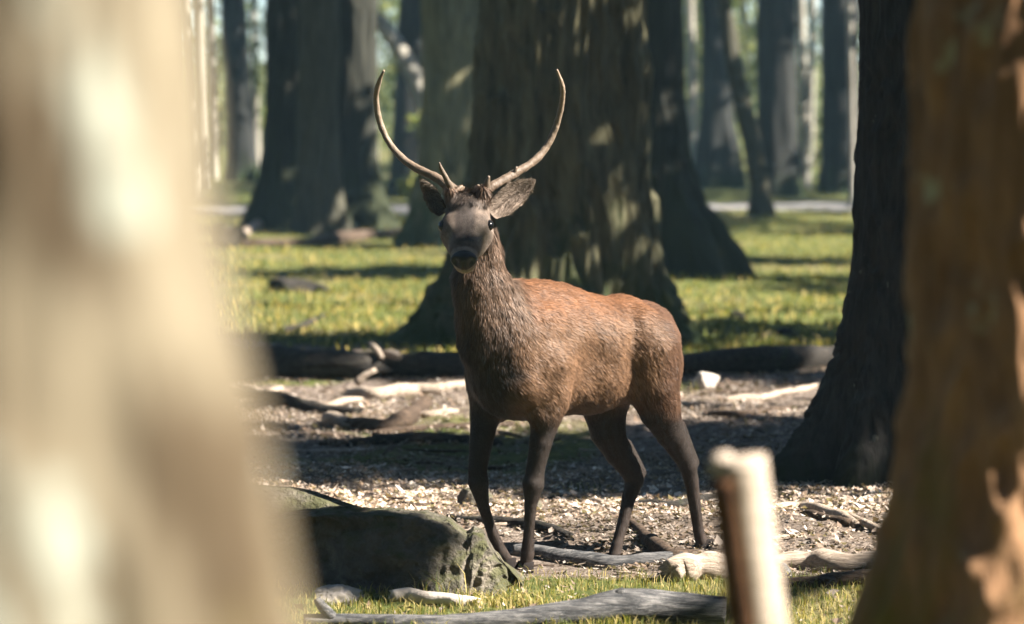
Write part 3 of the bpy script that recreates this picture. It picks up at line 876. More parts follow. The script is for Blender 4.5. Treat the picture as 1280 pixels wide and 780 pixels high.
def stone(name, label, cat, px, py, size, mat, seed, rot=0.0, sink=.25, tilt=0.0, group=None, **kw):
    p = on_ground(px, py)
    o = bpy.data.objects.new(name, rock_mesh(name, size, mat, seed=seed, **kw))
    o.location = (p[0], p[1] + size[1] * .6, p[2] + size[2] * (1 - 2 * sink))
    o.rotation_euler = (0, tilt, rot)
    col.objects.link(o)
    return tag(o, label, cat, group)

# main boulder: long block, higher at left, steep right end
def boulder(name, label, outline_top, Yf, depth, mat, seed, base_drop=.1):
    """outline_top: (px, py) of the crest from left to right, Yf the distance of the front face"""
    n, m_ = 190, 80
    us = np.linspace(0, 1, n)
    pts = np.array([at(x, y, Yf + depth * .25) for x, y in outline_top])
    s = np.linspace(0, 1, len(pts))
    X = np.interp(us, s, pts[:, 0]); Zt = np.interp(us, s, pts[:, 2])
    rows = []
    for k, ph in enumerate(np.linspace(0, 1, m_)):
        # front foot -> leaning face -> crest -> back
        if ph < .55:
            q = ph / .55; yo = -.10 + .14 * q ** 1.5; zf = q
        elif ph < .8:
            q = (ph - .55) / .25; yo = .04 + depth * .8 * q; zf = 1 + .015 * math.sin(q * 3)
        else:
            q = (ph - .8) / .2; yo = .04 + depth * (.8 + .2 * q); zf = 1 - q
        z = -base_drop + (Zt + base_drop) * zf
        yy = Yf + yo + .13 - .30 * np.minimum(us, .82) + 1.3 * np.clip(us - .82, 0, 1)
        rows.append(np.stack([X, np.broadcast_to(yy, X.shape), z], 1))
    V = np.array(rows)
    d1 = fbm(V[..., 0] * 4, V[..., 1] * 4, V[..., 2] * 4, seed, 4) - .5
    cq = fbm(V[..., 0] * 2.2 + 3, V[..., 1] * 2.2, V[..., 2] * 2.6, seed + 7, 2) * 7
    cf = cq - np.floor(cq); cell = (np.floor(cq) + cf ** 5 / (cf ** 5 + (1 - cf) ** 5)) / 7 - .5
    d2 = np.abs(fbm(V[..., 0] * 7 + 5, V[..., 1] * 7, V[..., 2] * 9, seed + 11, 3) - .5) * 2
    d3 = fbm(V[..., 0] * 30, V[..., 1] * 30, V[..., 2] * 34, seed + 13, 3) - .5
    V[..., 1] += -(d1 * .14 + cell * .24 - d2 * .06 + d3 * .035)
    V[..., 2] += (d1 * .03 - d2 * .02 + d3 * .02) * np.clip(V[..., 2] / .1, 0, 1)
    V = V.reshape(-1, 3)
    i = np.arange(n * m_).reshape(m_, n)
    q = np.stack([i[:-1, :-1], i[:-1, 1:], i[1:, 1:], i[1:, :-1]], -1).reshape(-1, 4)
    ends = [np.concatenate([i[:, 0][::-1]])[None], np.concatenate([i[:, -1]])[None]]
    off = V.mean(0); off[2] = 0
    me = mesh_np(name, V - off, [q] + ends, mat)
    o = bpy.data.objects.new(name, me); o.location = Vector(off); col.objects.link(o)
    return tag(o, label, 'rock')

boulder('mossy_boulder', 'long mossy boulder with a sloping pale right end at the deer front hooves',
        [(325, 656), (360, 650), (420, 644), (480, 643), (528, 646), (560, 654), (583, 672), (592, 664), (604, 668), (618, 690), (632, 706), (648, 724), (656, 735)], 10.62, .32, M['rock'], 61)
sl = rock_mesh('stone_slab', (.43, .24, .165), M['rock'], seed=64, sharp=.97, rough=.04)
o = bpy.data.objects.new('stone_slab', sl); p = at(345, 629, 11.15); o.location = Vector((p[0], 11.15, p[2] + .07 - .165)); o.rotation_euler = (0, .03, .06); col.objects.link(o)
tag(o, 'flat mossy stone slab lying behind the long boulder', 'rock')
stone('stone', 'dark brown stone lying behind the deer front leg', 'stone', 593, 637, (.085, .07, .055), M['rock'], 71, .3)
stone('stone', 'small dark stone between the deer front legs', 'stone', 669, 640, (.035, .03, .028), M['rock'], 73, 1.0)
stone('stone', 'pale upright stone on the litter behind the deer rump', 'stone', 881, 490, (.075, .07, .075), M['palerock'], 75, .6)
stone('stone', 'black charred lump in front of the thick pale log', 'stone', 1034, 726, (.034, .03, .032), M['log'], 77, .2)
stone('stone', 'grey crumbled stone at the left foot of the long boulder', 'stone', 424, 742, (.10, .06, .042), M['palerock'], 79, .2, planes=30, rough=.16)
stone('stone', 'dark stone lying on the sunny grass left of the oak', 'stone', 368, 366, (.28, .2, .10), M['log'], 81, .2)
stone('stone', 'small dark stone next to the one on the sunny grass', 'stone', 402, 366, (.09, .08, .07), M['log'], 83, .9)
stone('stone', 'dark stump like lump at the foot of the left mossy trunk', 'stone', 284, 312, (.28, .25, .22), M['log'], 85, .9)
stone('stone', 'small dark clod on the grass right of the oak', 'stone', 922, 400, (.07, .06, .05), M['log'], 86, .9)
fallen('fallen_log', 'cut pale log end lying by the deer hind hoof', 'log', [(838, 716), (858, 714), (880, 712), (902, 710)], [.05, .06, .058, .052], M['stick'], rough=.16, seg=26, substep=.008, seed=88, ends=.12, bend=.15, freq=16, jag=.45)
fallen('branch', 'white peeled wood piece in front of the long boulder', 'branch', [(492, 744), (530, 746), (572, 748), (596, 748)], [.022, .028, .026, .02], M['palerock'], rough=.25, seg=12, substep=.012, seed=89)

# the split post
pp = thing('wooden_post', (at(952, 780, 4.4)[0] + .02, 4.4, 0.0), 'leaning split wooden post with peeled pale right side and knob', 'post')
pb, pt = at(952, 790, 4.4), at(925, 572, 4.4)
pb0 = pb + (pb - pt) * ((pb[2] + .1) / (pt[2] - pb[2]))
limb_obj('stake', [pb0, pb0 * .5 + pt * .5, pt], [.050, .046, .041], M['post'], pp, seg=28, substep=.03, rough=.025, freq=12, seed=91)
s0 = np.array([-.019, -.012, 0])
limb_obj('bark_strip', [pb0 + s0, pb0 * .5 + pt * .5 + s0, pt + s0 + np.array([0, 0, -.03])], [.038, .034, .029], M['postbark'], pp, seg=28, substep=.03, rough=.06, freq=12, seed=92)
limb_obj('knob', [at(912, 580, 4.4), at(897, 583, 4.39), at(891, 584, 4.385)], [.02, .02, .012], M['post'], pp, seg=14, substep=.006, rough=.12, ends=.5)

# ------------------------------------------------------------------ litter and grass
def chips(name, xs_, ys_, size, cols, seed, lift=.006):
    g_ = np.random.default_rng(seed)
    n = len(xs_)
    z = gz(xs_, ys_) + lift + g_.uniform(0, .016, n)
    C0 = np.stack([xs_, ys_, z], 1)
    an = g_.uniform(0, 6.28, n)
    a = np.stack([np.cos(an), np.sin(an), g_.normal(0, .32, n)], 1)
    b = np.stack([-np.sin(an), np.cos(an), g_.normal(0, .32, n)], 1) * g_.uniform(.45, 1.5, (n, 1))
    s = (size * np.exp(g_.normal(-.15, .55, n)).clip(.3, 2.6))[:, None]
    curl = np.array([[0, 0, 1]]) * s * g_.uniform(.02, .28, (n, 1))
    V = np.stack([C0 - a * s * .55 + curl, C0 + b * s * .3, C0 + a * s * .55 + curl, C0 - b * s * .3, ], 1).reshape(-1, 3)
    k = np.arange(n)[:, None] * 4
    Fq = np.concatenate([k + np.array([[0, 3, 1]]), k + np.array([[3, 2, 1]])])
    return V, Fq, np.repeat(cols, 4, 0)

gl = np.random.default_rng(31)
N = 230000
ly = gl.uniform(9.9, 21.5, N); lx = gl.uniform(-1, 1, N) * ly * .19
keep = gl.uniform(0, 1, N) > grassness(lx, ly) * .93
keep &= gl.uniform(0, 1, N) < np.clip(.38 + 2.6 * (fbm(lx * 1.5, ly * 1.5, 2.0, 41, 3) - .45) + .5 * ((ly > 12.3) & (ly < 14.4)), .05, 1)
lx, ly = lx[keep], ly[keep]
pal = np.array([[.47, .40, .345], [.35, .28, .225], [.25, .185, .14], [.62, .55, .49], [.13, .10, .08], [.30, .215, .155]])
lc = pal[gl.choice(6, len(lx), p=[.20, .22, .22, .10, .16, .10])] * gl.uniform(.75, 1.2, (len(lx), 1)) * (.30 + 1.1 * fbm(lx * 2.2, ly * 2.2, 9.0, 44, 3))[:, None] * np.where((ly > 12.3) & (ly < 14.4), 1.5, .78)[:, None]  # litter colours lifted in the sunlit strip, lowered elsewhere, imitating sun and shade
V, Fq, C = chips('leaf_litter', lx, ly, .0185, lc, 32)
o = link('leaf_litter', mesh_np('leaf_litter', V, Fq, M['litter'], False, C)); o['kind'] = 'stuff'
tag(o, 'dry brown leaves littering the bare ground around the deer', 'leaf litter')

def blades(xs_, ys_, h, w, cols, seed, lean=.5):
    g_ = np.random.default_rng(seed)
    n = len(xs_)
    C0 = np.stack([xs_, ys_, gz(xs_, ys_) - .004], 1)
    an = g_.uniform(0, 6.28, n)
    side_ = np.stack([np.cos(an), np.sin(an), np.zeros(n)], 1)
    hh = (h * g_.uniform(.45, 1.35, n))[:, None]
    ww = (w * g_.uniform(.7, 1.3, n))[:, None]
    an2 = g_.uniform(0, 6.28, n)
    ld = np.stack([np.cos(an2), np.sin(an2), np.zeros(n)], 1) * g_.uniform(.1, 1, (n, 1)) * lean
    up = np.array([[0, 0, 1.0]])
    mid = C0 + (up + ld * .35) * hh * .55
    tip = C0 + (up * .9 + ld) * hh
    V = np.stack([C0 - side_ * ww * .5, C0 + side_ * ww * .5, mid + side_ * ww * .38, mid - side_ * ww * .38, tip], 1).reshape(-1, 3)
    k = np.arange(n)[:, None] * 5
    return V, [np.concatenate([k + np.array([[0, 1, 2, 3]])]), k + np.array([[3, 2, 4]])], np.repeat(cols, 5, 0)

def grass_cols(n, g_, dry=.25):
    c = np.array([[.098, .118, .034]]) * g_.uniform(.6, 1.4, (n, 1))
    d = (g_.uniform(0, 1, (n, 1)) < dry)
    return np.where(d, np.array([[.38, .31, .13]]) * g_.uniform(.6, 1.2, (n, 1)), c)

N = 30000
ny = gl.uniform(9.6, 11.5, N); nx = gl.uniform(-1, 1, N) * ny * .19
keep = gl.uniform(0, 1, N) < grassness(nx, ny) * (.25 + fbm(nx * 3, ny * 3, 1.0, 51, 2))
nx, ny = nx[keep], ny[keep]
V, Fs, C = blades(nx, ny, .042, .0035, grass_cols(len(nx), gl, .5), 61, .8)
o = link('grass', mesh_np('grass', V, Fs, M['grass'], False, C)); o['kind'] = 'stuff'
tag(o, 'short sunlit grass in front of the deer around the silvery log', 'grass')
N = 60000
ny = 21 + (gl.uniform(0, 1, N) ** 1.6) * 40; nx = gl.uniform(-1, 1, N) * ny * .2
keep = gl.uniform(0, 1, N) < grassness(nx, ny) * (.2 + fbm(nx * .8, ny * .8, 1.0, 52, 2)) * (1 - pathness(nx, ny))
nx, ny = nx[keep], ny[keep]
V, Fs, C = blades(nx, ny, .075, .016, grass_cols(len(nx), gl, .4) * np.array([[1.15, 1.1, .9]]), 62, .8)
o = link('meadow_grass', mesh_np('meadow_grass', V, Fs, M['grass'], False, C)); o['kind'] = 'stuff'
tag(o, 'sunlit meadow grass striped with tree shadows behind the deer', 'grass')
# a few bright tufts
tufts = [(852, 492, 'bright grass tuft beside the pale upright stone'), (730, 606, 'small bright grass tuft behind the deer belly'), (648, 752, 'dry pale grass tuft at the right end of the long boulder'), (552, 742, 'thin grass stems before the long boulder')]
for k, (px, py, lab) in enumerate(tufts):
    p = on_ground(px, py)
    n = [50, 40, 260, 24][k]
    a = gl.normal(0, [.07, .06, .10, .05][k], n); b = gl.normal(0, .04, n)
    V, Fs, C = blades(p[0] + a, p[1] + b, [.09, .06, .07, .12][k], .005, grass_cols(n, gl, [.2, .2, .75, .5][k]), 70 + k, .8)
    o = link('grass_tuft', mesh_np('grass_tuft', V - np.array([p[0], p[1], 0]), Fs, M['grass'], False, C)); o.location = (p[0], p[1], 0); o['kind'] = 'stuff'
    tag(o, lab, 'grass tuft')

# ------------------------------------------------------------------ the deer
DO = np.array([0.285, 11.40, 0.0])
AX = math.radians(50)                    # body axis against the line of sight
FW = np.array([-math.sin(AX), -math.cos(AX), 0.0])      # towards the head
LF = np.array([math.cos(AX), -math.sin(AX), 0.0])       # deer's left side
UP = np.array([0, 0, 1.0])
BASIS = np.stack([FW, LF, UP])           # rows

def to_local(p):
    return BASIS @ (np.asarray(p) - DO)

def to_world(v):
    return v @ BASIS + DO

def J(px, py, b):
    """body point seen at a pixel, b metres to the deer's left of its mid plane (local coordinates)"""
    Y = 11.3
    for _ in range(12):
        w = at(px, py, Y)
        a = -(w[0] - DO[0] - LF[0] * b) / -FW[0]
        Y = DO[1] + FW[1] * a + LF[1] * b
    w = at(px, py, Y)
    return to_local(w)

VOX = 0.0065
lo = np.array([-0.72, -0.34, -0.03]); hi = np.array([0.98, 0.50, 1.56])
dims = np.ceil((hi - lo) / VOX).astype(int)
field = np.full(dims, 0.2, np.float32)
axes = [lo[k] + VOX * np.arange(dims[k]) for k in range(3)]

def prim(p0, r0, p1=None, r1=None, k=.05, S=(1, 1, 1), frame=None, cut=False):
    """tapered capsule, squashed by S; frame = (origin, 3x3 rows) when given in another frame"""
    p0 = np.asarray(p0, float); p1 = p0 if p1 is None else np.asarray(p1, float)
    r1 = r0 if r1 is None else r1
    if frame is None:
        O_, Rm = np.zeros(3), np.eye(3)
    else:
        O_, Rm = frame
    w0, w1 = O_ + p0 @ Rm, O_ + p1 @ Rm
    pad = max(r0, r1) * max(S) + k + .03
    i0 = np.clip(np.floor((np.minimum(w0, w1) - pad - lo) / VOX).astype(int), 0, dims)
    i1 = np.clip(np.ceil((np.maximum(w0, w1) + pad - lo) / VOX).astype(int), 0, dims)
    if np.any(i1 <= i0): return
    g3 = np.meshgrid(*[axes[q][i0[q]:i1[q]] for q in range(3)], indexing='ij')
    P = np.stack(g3, -1) - O_
    if frame is not None: P = P @ Rm.T
    Sv = np.asarray(S, float)
    q = (P - p0) / Sv; d = (p1 - p0) / Sv
    dd = d @ d
    t = np.clip((q @ d) / dd, 0, 1) if dd > 1e-10 else np.zeros(q.shape[:-1])
    dist = (np.linalg.norm(q - t[..., None] * d, axis=-1) - (r0 + (r1 - r0) * t)) * min(Sv)
    sub = field[i0[0]:i1[0], i0[1]:i1[1], i0[2]:i1[2]]
    if cut:
        dist = -dist
        h = np.maximum(k - np.abs(sub - dist), 0) / k
        sub[...] = np.maximum(sub, dist) + h * h * k * .25
    else:
        h = np.maximum(k - np.abs(sub - dist), 0) / k
        sub[...] = np.minimum(sub, dist) - h * h * k * .25

def chain(pts, k=.03, j=.006):
    """a limb: its pieces joined tightly, the whole blended softly into the body"""
    global field
    body_f = field
    field = np.full(dims, 0.2, np.float32)
    for (p, r), (q, s) in zip(pts[:-1], pts[1:]):
        prim(p, r, q, s, j)
    limb = field
    field = body_f
    h = np.maximum(k - np.abs(field - limb), 0) / k
    field[...] = np.minimum(field, limb) - h * h * k * .25

# trunk of the body: (a, z, radius, lateral squash)
T = [(.33, .840, .228, .64), (.20, .828, .245, .70), (-.03, .805, .237, .76), (-.20, .815, .208, .80), (-.31, .835, .172, .84)]
for (a0, z0, r0, s0), (a1, z1, r1, s1) in zip(T[:-1], T[1:]):
    prim((a0, 0, z0), r0, (a1, 0, z1), r1, .012, (1, (s0 + s1) / 2, 1))
prim((.33, 0, 1.00), .105, (.12, 0, .975), .085, .08, (1, .62, 1))           # withers
prim((.36, 0, .70), .12, (.22, 0, .67), .10, .07, (1, .72, 1))               # brisket
for s in (1, -1):
    prim((-.27, .075 * s, .84), .135, (-.315, .075 * s, .76), .115, .05)      # haunches
    prim((-.20, .120 * s, .945), .030, (-.27, .11 * s, .92), .03, .06)        # hip bone
prim((-.20, 0, .94), .08, (-.36, 0, .905), .06, .06)                          # croup
prim((-.42, 0, .88), .028, (-.455, 0, .78), .020, .03)                        # tail
for s in (1, -1):                                                             # shoulders
    prim((.30, .098 * s, .93), .085, (.39, .118 * s, .72), .082, .045, (1, .75, 1))
    prim((.28, .13 * s, .66), .055, (.33, .125 * s, .60), .05, .04)
    prim((.10, .245 * s, .80), .085, (.14, .235 * s, .66), .07, .06, cut=True)    # hollow behind the shoulder
    prim((-.16, .235 * s, .72), .075, (-.12, .24 * s, .84), .06, .06, cut=True)   # flank hollow
# neck, from chest to skull
chain([(J(640, 458, 0), .150), (J(622, 408, 0), .116), (J(606, 358, 0), .093), (J(600, 318, 0), .080), (J(594, 278, 0), .070)], .09, .02)
prim(J(602, 425, 0), .085, J(588, 350, 0), .066, .06)                        # throat mane

# legs (pixel, lateral offset, radius)
legs = {
 'B': [(684, 455, .125, .088), (688, 492, .125, .070), (684, 520, .115, .056), (676, 552, .105, .045), (669, 588, .09, .036), (667, 606, .088, .040), (663, 632, .08, .0235), (661, 666, .07, .0205), (659.5, 692, .065, .027), (657, 707, .06, .024)],
 'A': [(610, 455, -.125, .086), (609, 492, -.125, .068), (606, 522, -.12, .056), (601, 556, -.11, .045), (597, 588, -.10, .036), (598, 603, -.095, .040), (604, 632, -.09, .0235), (616, 668, -.085, .0205), (626, 691, -.08, .027), (635, 702, -.08, .024)],
 'D': [(806, 435, .10, .135), (815, 478, .108, .108), (825, 514, .110, .083), (838, 542, .108, .060), (851, 566, .104, .042), (860, 583, .102, .036), (864, 600, .10, .030), (869, 635, .10, .0235), (873, 663, .10, .0215), (877, 678, .10, .027), (882, 688, .10, .024)],
 'C': [(762, 470, -.11, .12), (756, 512, -.11, .09), (760, 540, -.10, .072), (772, 566, -.09, .054), (788, 588, -.08, .042), (793, 600, -.08, .038), (786, 622, -.075, .028), (779, 652, -.065, .0235), (771, 681, -.055, .0225), (768, 697, -.05, .028), (765, 708, -.05, .025)],
}
hoof_at = {}
for key, pts in legs.items():
    ch = [(J(x, y, b), r) for x, y, b, r in pts]
    chain(ch, .04)
    hoof_at[key] = (ch[-1][0], ch[-1][0] - ch[-2][0])
# points of the hocks and the tendon down to them
for key, (hx, hy, b, ux, uy) in {'D': (869, 577, .104, 850, 532), 'C': (803, 590, -.08, 784, 556)}.items():
    prim(J(hx, hy, b), .017, J(ux, uy, b), .022, .025)
prim(J(664, 604, .088), .03, J(664, 614, .086), .022, .02)

# head, in a frame of its own: u towards the nose, v out of the forehead, w to the picture's right
HP = at(584, 250, 10.97)
hu = np.array([-.035, -.80, -.60]); hu /= np.linalg.norm(hu)
hw = np.array([1.0, -.03, .03]); hw -= hu * (hw @ hu); hw /= np.linalg.norm(hw)
hv = np.cross(hw, hu)
if hv[2] < 0: hv = -hv
HR = np.stack([BASIS @ hu, BASIS @ hv, BASIS @ hw])
HF = (to_local(HP), HR)
def head_w(u, v, w):
    return HP + hu * u + hv * v + hw * w
prim((.055, -.055, 0), .082, (.10, -.05, 0), .082, .04, (1, .95, 1), HF)           # skull
prim((.03, -.03, 0), .06, None, None, .04, (1, 1, 1.15), HF)                        # poll
for s in (1, -1):
    prim((.135, -.045, .058 * s), .042, None, None, .035, (1, 1, 1), HF)            # orbits
    prim((.115, -.02, .052 * s), .034, (.15, -.024, .046 * s), .03, .03, (1, 1, 1), HF)   # brow
    prim((.10, -.095, .045 * s), .052, (.17, -.095, .032 * s), .042, .04, (1, 1, 1), HF)  # cheek
prim((.12, -.045, 0), .068, (.235, -.048, 0), .053, .035, (1, .9, .95), HF)        # muzzle
prim((.235, -.046, 0), .050, (.285, -.05, 0), .046, .03, (1, .88, 1.08), HF)       # nose
prim((.10, -.11, 0), .045, (.275, -.092, 0), .032, .03, (1, 1, 1), HF)             # jaw
prim((.285, -.088, 0), .030, None, None, .02, (1, .9, 1.2), HF)                    # chin
for s in (1, -1):
    prim((.128, -.030, .096 * s), .013, None, None, .014, (1.2, 1, 1), HF, cut=True)   # eye socket
prim((.005, .01, 0), .032, (.065, .026, 0), .026, .025, (1, .8, 1.9), HF)               # hair tuft between the antlers
for s in (1, -1):
    prim((.02, .015, .052 * s), .026, (.0, .045, .062 * s), .022, .02, (1, 1, 1), HF)  # pedicles

# surface nets
def surface_nets(f):
    inside = f < 0
    c = [inside[i:f.shape[0] - 1 + i, j:f.shape[1] - 1 + j, k:f.shape[2] - 1 + k] for i in (0, 1) for j in (0, 1) for k in (0, 1)]
    cnt = sum(x.astype(np.int8) for x in c)
    cells = np.argwhere((cnt > 0) & (cnt < 8))
    vid = np.full(cnt.shape, -1, np.int64)
    vid[cells[:, 0], cells[:, 1], cells[:, 2]] = np.arange(len(cells))
    acc = np.zeros((len(cells), 3)); num = np.zeros(len(cells))
    offs = [(i, j, k) for i in (0, 1) for j in (0, 1) for k in (0, 1)]
    vals = {o: f[cells[:, 0] + o[0], cells[:, 1] + o[1], cells[:, 2] + o[2]] for o in offs}
    for o in offs:
        for ax in range(3):
            if o[ax]: continue
            p = list(o); p[ax] = 1; p = tuple(p)
            a, b = vals[o], vals[p]
            cr = (a < 0) != (b < 0)
            t = np.where(cr, a / np.where(cr, a - b, 1), 0)
            pos = np.array(o, float)[None].repeat(len(cells), 0); pos[:, ax] = t
            acc += np.where(cr[:, None], pos, 0); num += cr
    V = cells + acc / num[:, None]
    Q = []
    for ax in range(3):
        a = inside
        sl0 = [slice(None)] * 3; sl1 = [slice(None)] * 3
        sl0[ax] = slice(0, -1); sl1[ax] = slice(1, None)
        e = a[tuple(sl0)] != a[tuple(sl1)]
        idx_ = np.argwhere(e)
        u, v = (ax + 1) % 3, (ax + 2) % 3
        ok = (idx_[:, u] > 0) & (idx_[:, v] > 0) & (idx_[:, u] < f.shape[u] - 1) & (idx_[:, v] < f.shape[v] - 1)
        idx_ = idx_[ok]
        def cell(du, dv):
            w = idx_.copy(); w[:, u] += du; w[:, v] += dv
            return vid[w[:, 0], w[:, 1], w[:, 2]]
        quad = np.stack([cell(-1, -1), cell(0, -1), cell(0, 0), cell(-1, 0)], 1)
        flip = ~a[idx_[:, 0], idx_[:, 1], idx_[:, 2]]
        quad[flip] = quad[flip][:, ::-1]
        Q.append(quad)
    return V, np.concatenate(Q)

sv, sq = surface_nets(field)
sq = sq[(sq >= 0).all(1)]
LV = lo + sv * VOX
# light smoothing
def neighbours_mean(V, Q):
    acc = np.zeros_like(V); num = np.zeros(len(V))
    for i in range(4):
        for j in ((i + 1) % 4, (i + 3) % 4):
            np.add.at(acc, Q[:, i], V[Q[:, j]]); np.add.at(num, Q[:, i], 1)
    return acc / np.maximum(num, 1)[:, None]
for _ in range(2):
    LV = LV * .45 + neighbours_mean(LV, sq) * .55
    LV = LV * 1.5 - neighbours_mean(LV, sq) * .5 if _ == 0 else LV

lump = (fbm(LV[:, 0] * 9, LV[:, 1] * 9, LV[:, 2] * 9, 301, 2) - .5) * .011 + (fbm(LV[:, 0] * 26, LV[:, 1] * 26, LV[:, 2] * 18, 302, 2) - .5) * .007
lump *= np.clip((LV[:, 2] - .52) / .12, .25, 1) * np.where((LV[:, 2] > 1.16), .25, 1)
LN = np.zeros_like(LV)
fnl = np.cross(LV[sq[:, 2]] - LV[sq[:, 0]], LV[sq[:, 3]] - LV[sq[:, 1]])
for i_ in range(4): np.add.at(LN, sq[:, i_], fnl)
LN /= np.linalg.norm(LN, axis=1)[:, None] + 1e-12
LV = LV + LN * lump[:, None]
WV = to_world(LV)
def vnormals(V, Q):
    n = np.cross(V[Q[:, 2]] - V[Q[:, 0]], V[Q[:, 3]] - V[Q[:, 1]])
    N = np.zeros_like(V)
    for i in range(4): np.add.at(N, Q[:, i], n)
    return N / (np.linalg.norm(N, axis=1)[:, None] + 1e-12)
WN = vnormals(WV, sq)

# coat colours
def sstep(x, a, b):
    t = np.clip((x - a) / (b - a), 0, 1)
    return t * t * (3 - 2 * t)

def headness(Wd):
    hd = Wd - HP
    u, v, w = hd @ hu, hd @ hv, hd @ hw
    t = np.clip((u - .05) / .23, 0, 1)
    dist = np.sqrt((u - .05 - .23 * t) ** 2 + (v + .055) ** 2 + w ** 2)
    return sstep(.135 - dist, 0, .03)

def coat(P, Wd):
    """colour by place on the animal; P local, Wd world"""
    a, b, z = P[:, 0], P[:, 1], P[:, 2]
    hd = (Wd - HP)
    u, v, w = hd @ hu, hd @ hv, hd @ hw
    n = fbm(P[:, 0] * 9, P[:, 1] * 9, P[:, 2] * 9, 71, 3)
    def mixc(c, col_, t):
        return c * (1 - t[:, None]) + np.array(col_)[None] * t[:, None]
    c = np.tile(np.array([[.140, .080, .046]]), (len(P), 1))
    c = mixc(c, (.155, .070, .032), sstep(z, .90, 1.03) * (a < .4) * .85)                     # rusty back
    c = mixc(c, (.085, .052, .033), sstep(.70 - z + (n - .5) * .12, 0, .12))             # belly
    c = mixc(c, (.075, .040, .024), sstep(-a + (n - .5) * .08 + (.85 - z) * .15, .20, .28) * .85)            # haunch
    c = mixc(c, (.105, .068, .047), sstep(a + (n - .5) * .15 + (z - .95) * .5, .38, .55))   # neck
    c = mixc(c, (.036, .027, .022), sstep(a + (n - .5) * .1 - np.clip(b, 0, 1) * .35, .37, .47) * sstep(1.02 - z, 0, .2))  # dark chest, deepened to stand in for its shade
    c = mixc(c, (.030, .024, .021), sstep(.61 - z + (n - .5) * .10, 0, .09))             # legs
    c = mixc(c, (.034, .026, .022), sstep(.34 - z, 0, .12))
    # head
    head = headness(Wd)
    fc = np.tile(np.array([[.125, .098, .080]]), (len(P), 1))
    fc = mixc(fc, (.050, .042, .038), sstep(.044 + .06 * (n - .5) - np.abs(w), -.016, .024) * sstep(v, -.05, -.02) * sstep(u, .03, .08) * sstep(.265 - u, 0, .02))
    fc = fc * (.6 + .95 * fbm(P[:, 0] * 45, P[:, 1] * 45, P[:, 2] * 45, 73, 2))[:, None]
    fc = mixc(fc, (.26, .215, .185), sstep(u, .272, .284))
    fc = mixc(fc, (.19, .158, .132), sstep(np.abs(w), .030, .055) * sstep(u, .14, .19) * sstep(.27 - u, 0, .03))
    fc = mixc(fc, (.25, .205, .17), np.exp(-(((u - .128) / .034) ** 2 + ((np.abs(w) - .088) / .034) ** 2 + ((v + .04) / .03) ** 2)) * .9)
    fc = mixc(fc, (.40, .30, .24), sstep(u, .25, .28) * sstep(-v, .095, .11))
    fc = mixc(fc, (.055, .042, .036), np.exp(-(((u - .03) / .04) ** 2 + ((v - .03) / .03) ** 2 + (w / .06) ** 2)))
    c = c * (1 - head[:, None]) + fc * head[:, None]
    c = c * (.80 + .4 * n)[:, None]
    return c

deer = thing('deer', (DO[0], DO[1], 0.0), 'brown stag with long curved antlers standing alert in the clearing', 'deer')
DOFF = np.array([DO[0], DO[1], 0.0])
def deer_part(name, me, parent=None):
    o = bpy.data.objects.new(name, me); col.objects.link(o); o.parent = parent or deer
    return o
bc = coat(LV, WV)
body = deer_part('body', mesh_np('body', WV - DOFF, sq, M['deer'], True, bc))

# fur: short blades combed along the body
gf = np.random.default_rng(17)
NF = 280000
fi = gf.integers(0, len(sq), NF)
uv = gf.uniform(0, 1, (NF, 2))
q0, q1, q2, q3 = (sq[fi, i] for i in range(4))
w4 = np.stack([(1 - uv[:, 0]) * (1 - uv[:, 1]), uv[:, 0] * (1 - uv[:, 1]), uv[:, 0] * uv[:, 1], (1 - uv[:, 0]) * uv[:, 1]], 1)
def interp(A): return A[q0] * w4[:, :1] + A[q1] * w4[:, 1:2] + A[q2] * w4[:, 2:3] + A[q3] * w4[:, 3:]
fp, fn, fcl, fl_ = interp(WV), interp(WN), interp(bc), interp(LV)
fn /= np.linalg.norm(fn, axis=1)[:, None]
hd = fp - HP
fu, fv_, fw_ = hd @ hu, hd @ hv, hd @ hw
on_head = headness(fp) > .5
neck = sstep(fl_[:, 0] + (fl_[:, 2] - .95) * .5, .34, .5) * ~on_head
legm = sstep(.62 - fl_[:, 2], 0, .1)
length = .021 * (1 - .62 * legm) * (1 + .6 * neck * (1 - legm))
length = np.where(on_head, .0065, length)
tuft = on_head & (fu < .07) & (fv_ > .0)
length = np.where(tuft, .030, length)
skip = (on_head & (fu > .262) & (np.abs(fv_ + .05) < .05)) | (fl_[:, 2] < .05)
# comb direction
comb = -FW[None] * (.8 - .5 * neck - .5 * legm)[:, None] - UP[None] * (.75 + .8 * neck + 1.2 * legm)[:, None]
comb = np.where(on_head[:, None], -hu[None] * .8 + hv[None] * .1, comb)
comb = np.where(tuft[:, None], hu[None] * .8 - hv[None] * .2, comb)
swirl = np.stack([fbm(fp[:, 0] * 7, fp[:, 1] * 7, fp[:, 2] * 7, 90 + k, 2) - .5 for k in range(3)], 1)
comb = comb + swirl * .9 + gf.normal(0, .12, (NF, 3))
comb = comb - fn * (comb * fn).sum(1)[:, None]
comb /= np.linalg.norm(comb, axis=1)[:, None] + 1e-9
clump = vn(fl_[:, 0] * 60, fl_[:, 1] * 60, fl_[:, 2] * 45, 95)
lift = .12 + .16 * clump + gf.uniform(0, .10, NF)
dirn = comb + fn * lift[:, None]
dirn /= np.linalg.norm(dirn, axis=1)[:, None]
sd = np.cross(comb, fn)
ln = (length * gf.uniform(.6, 1.3, NF) * (.75 + .5 * clump))[:, None]
wd = (.0008 + .0007 * (ln[:, 0] / .017))[:, None] * np.where(on_head, .7, 1.0)[:, None]
streak = vn(fl_[:, 0] * 38, fl_[:, 1] * 38, fl_[:, 2] * 16, 97)
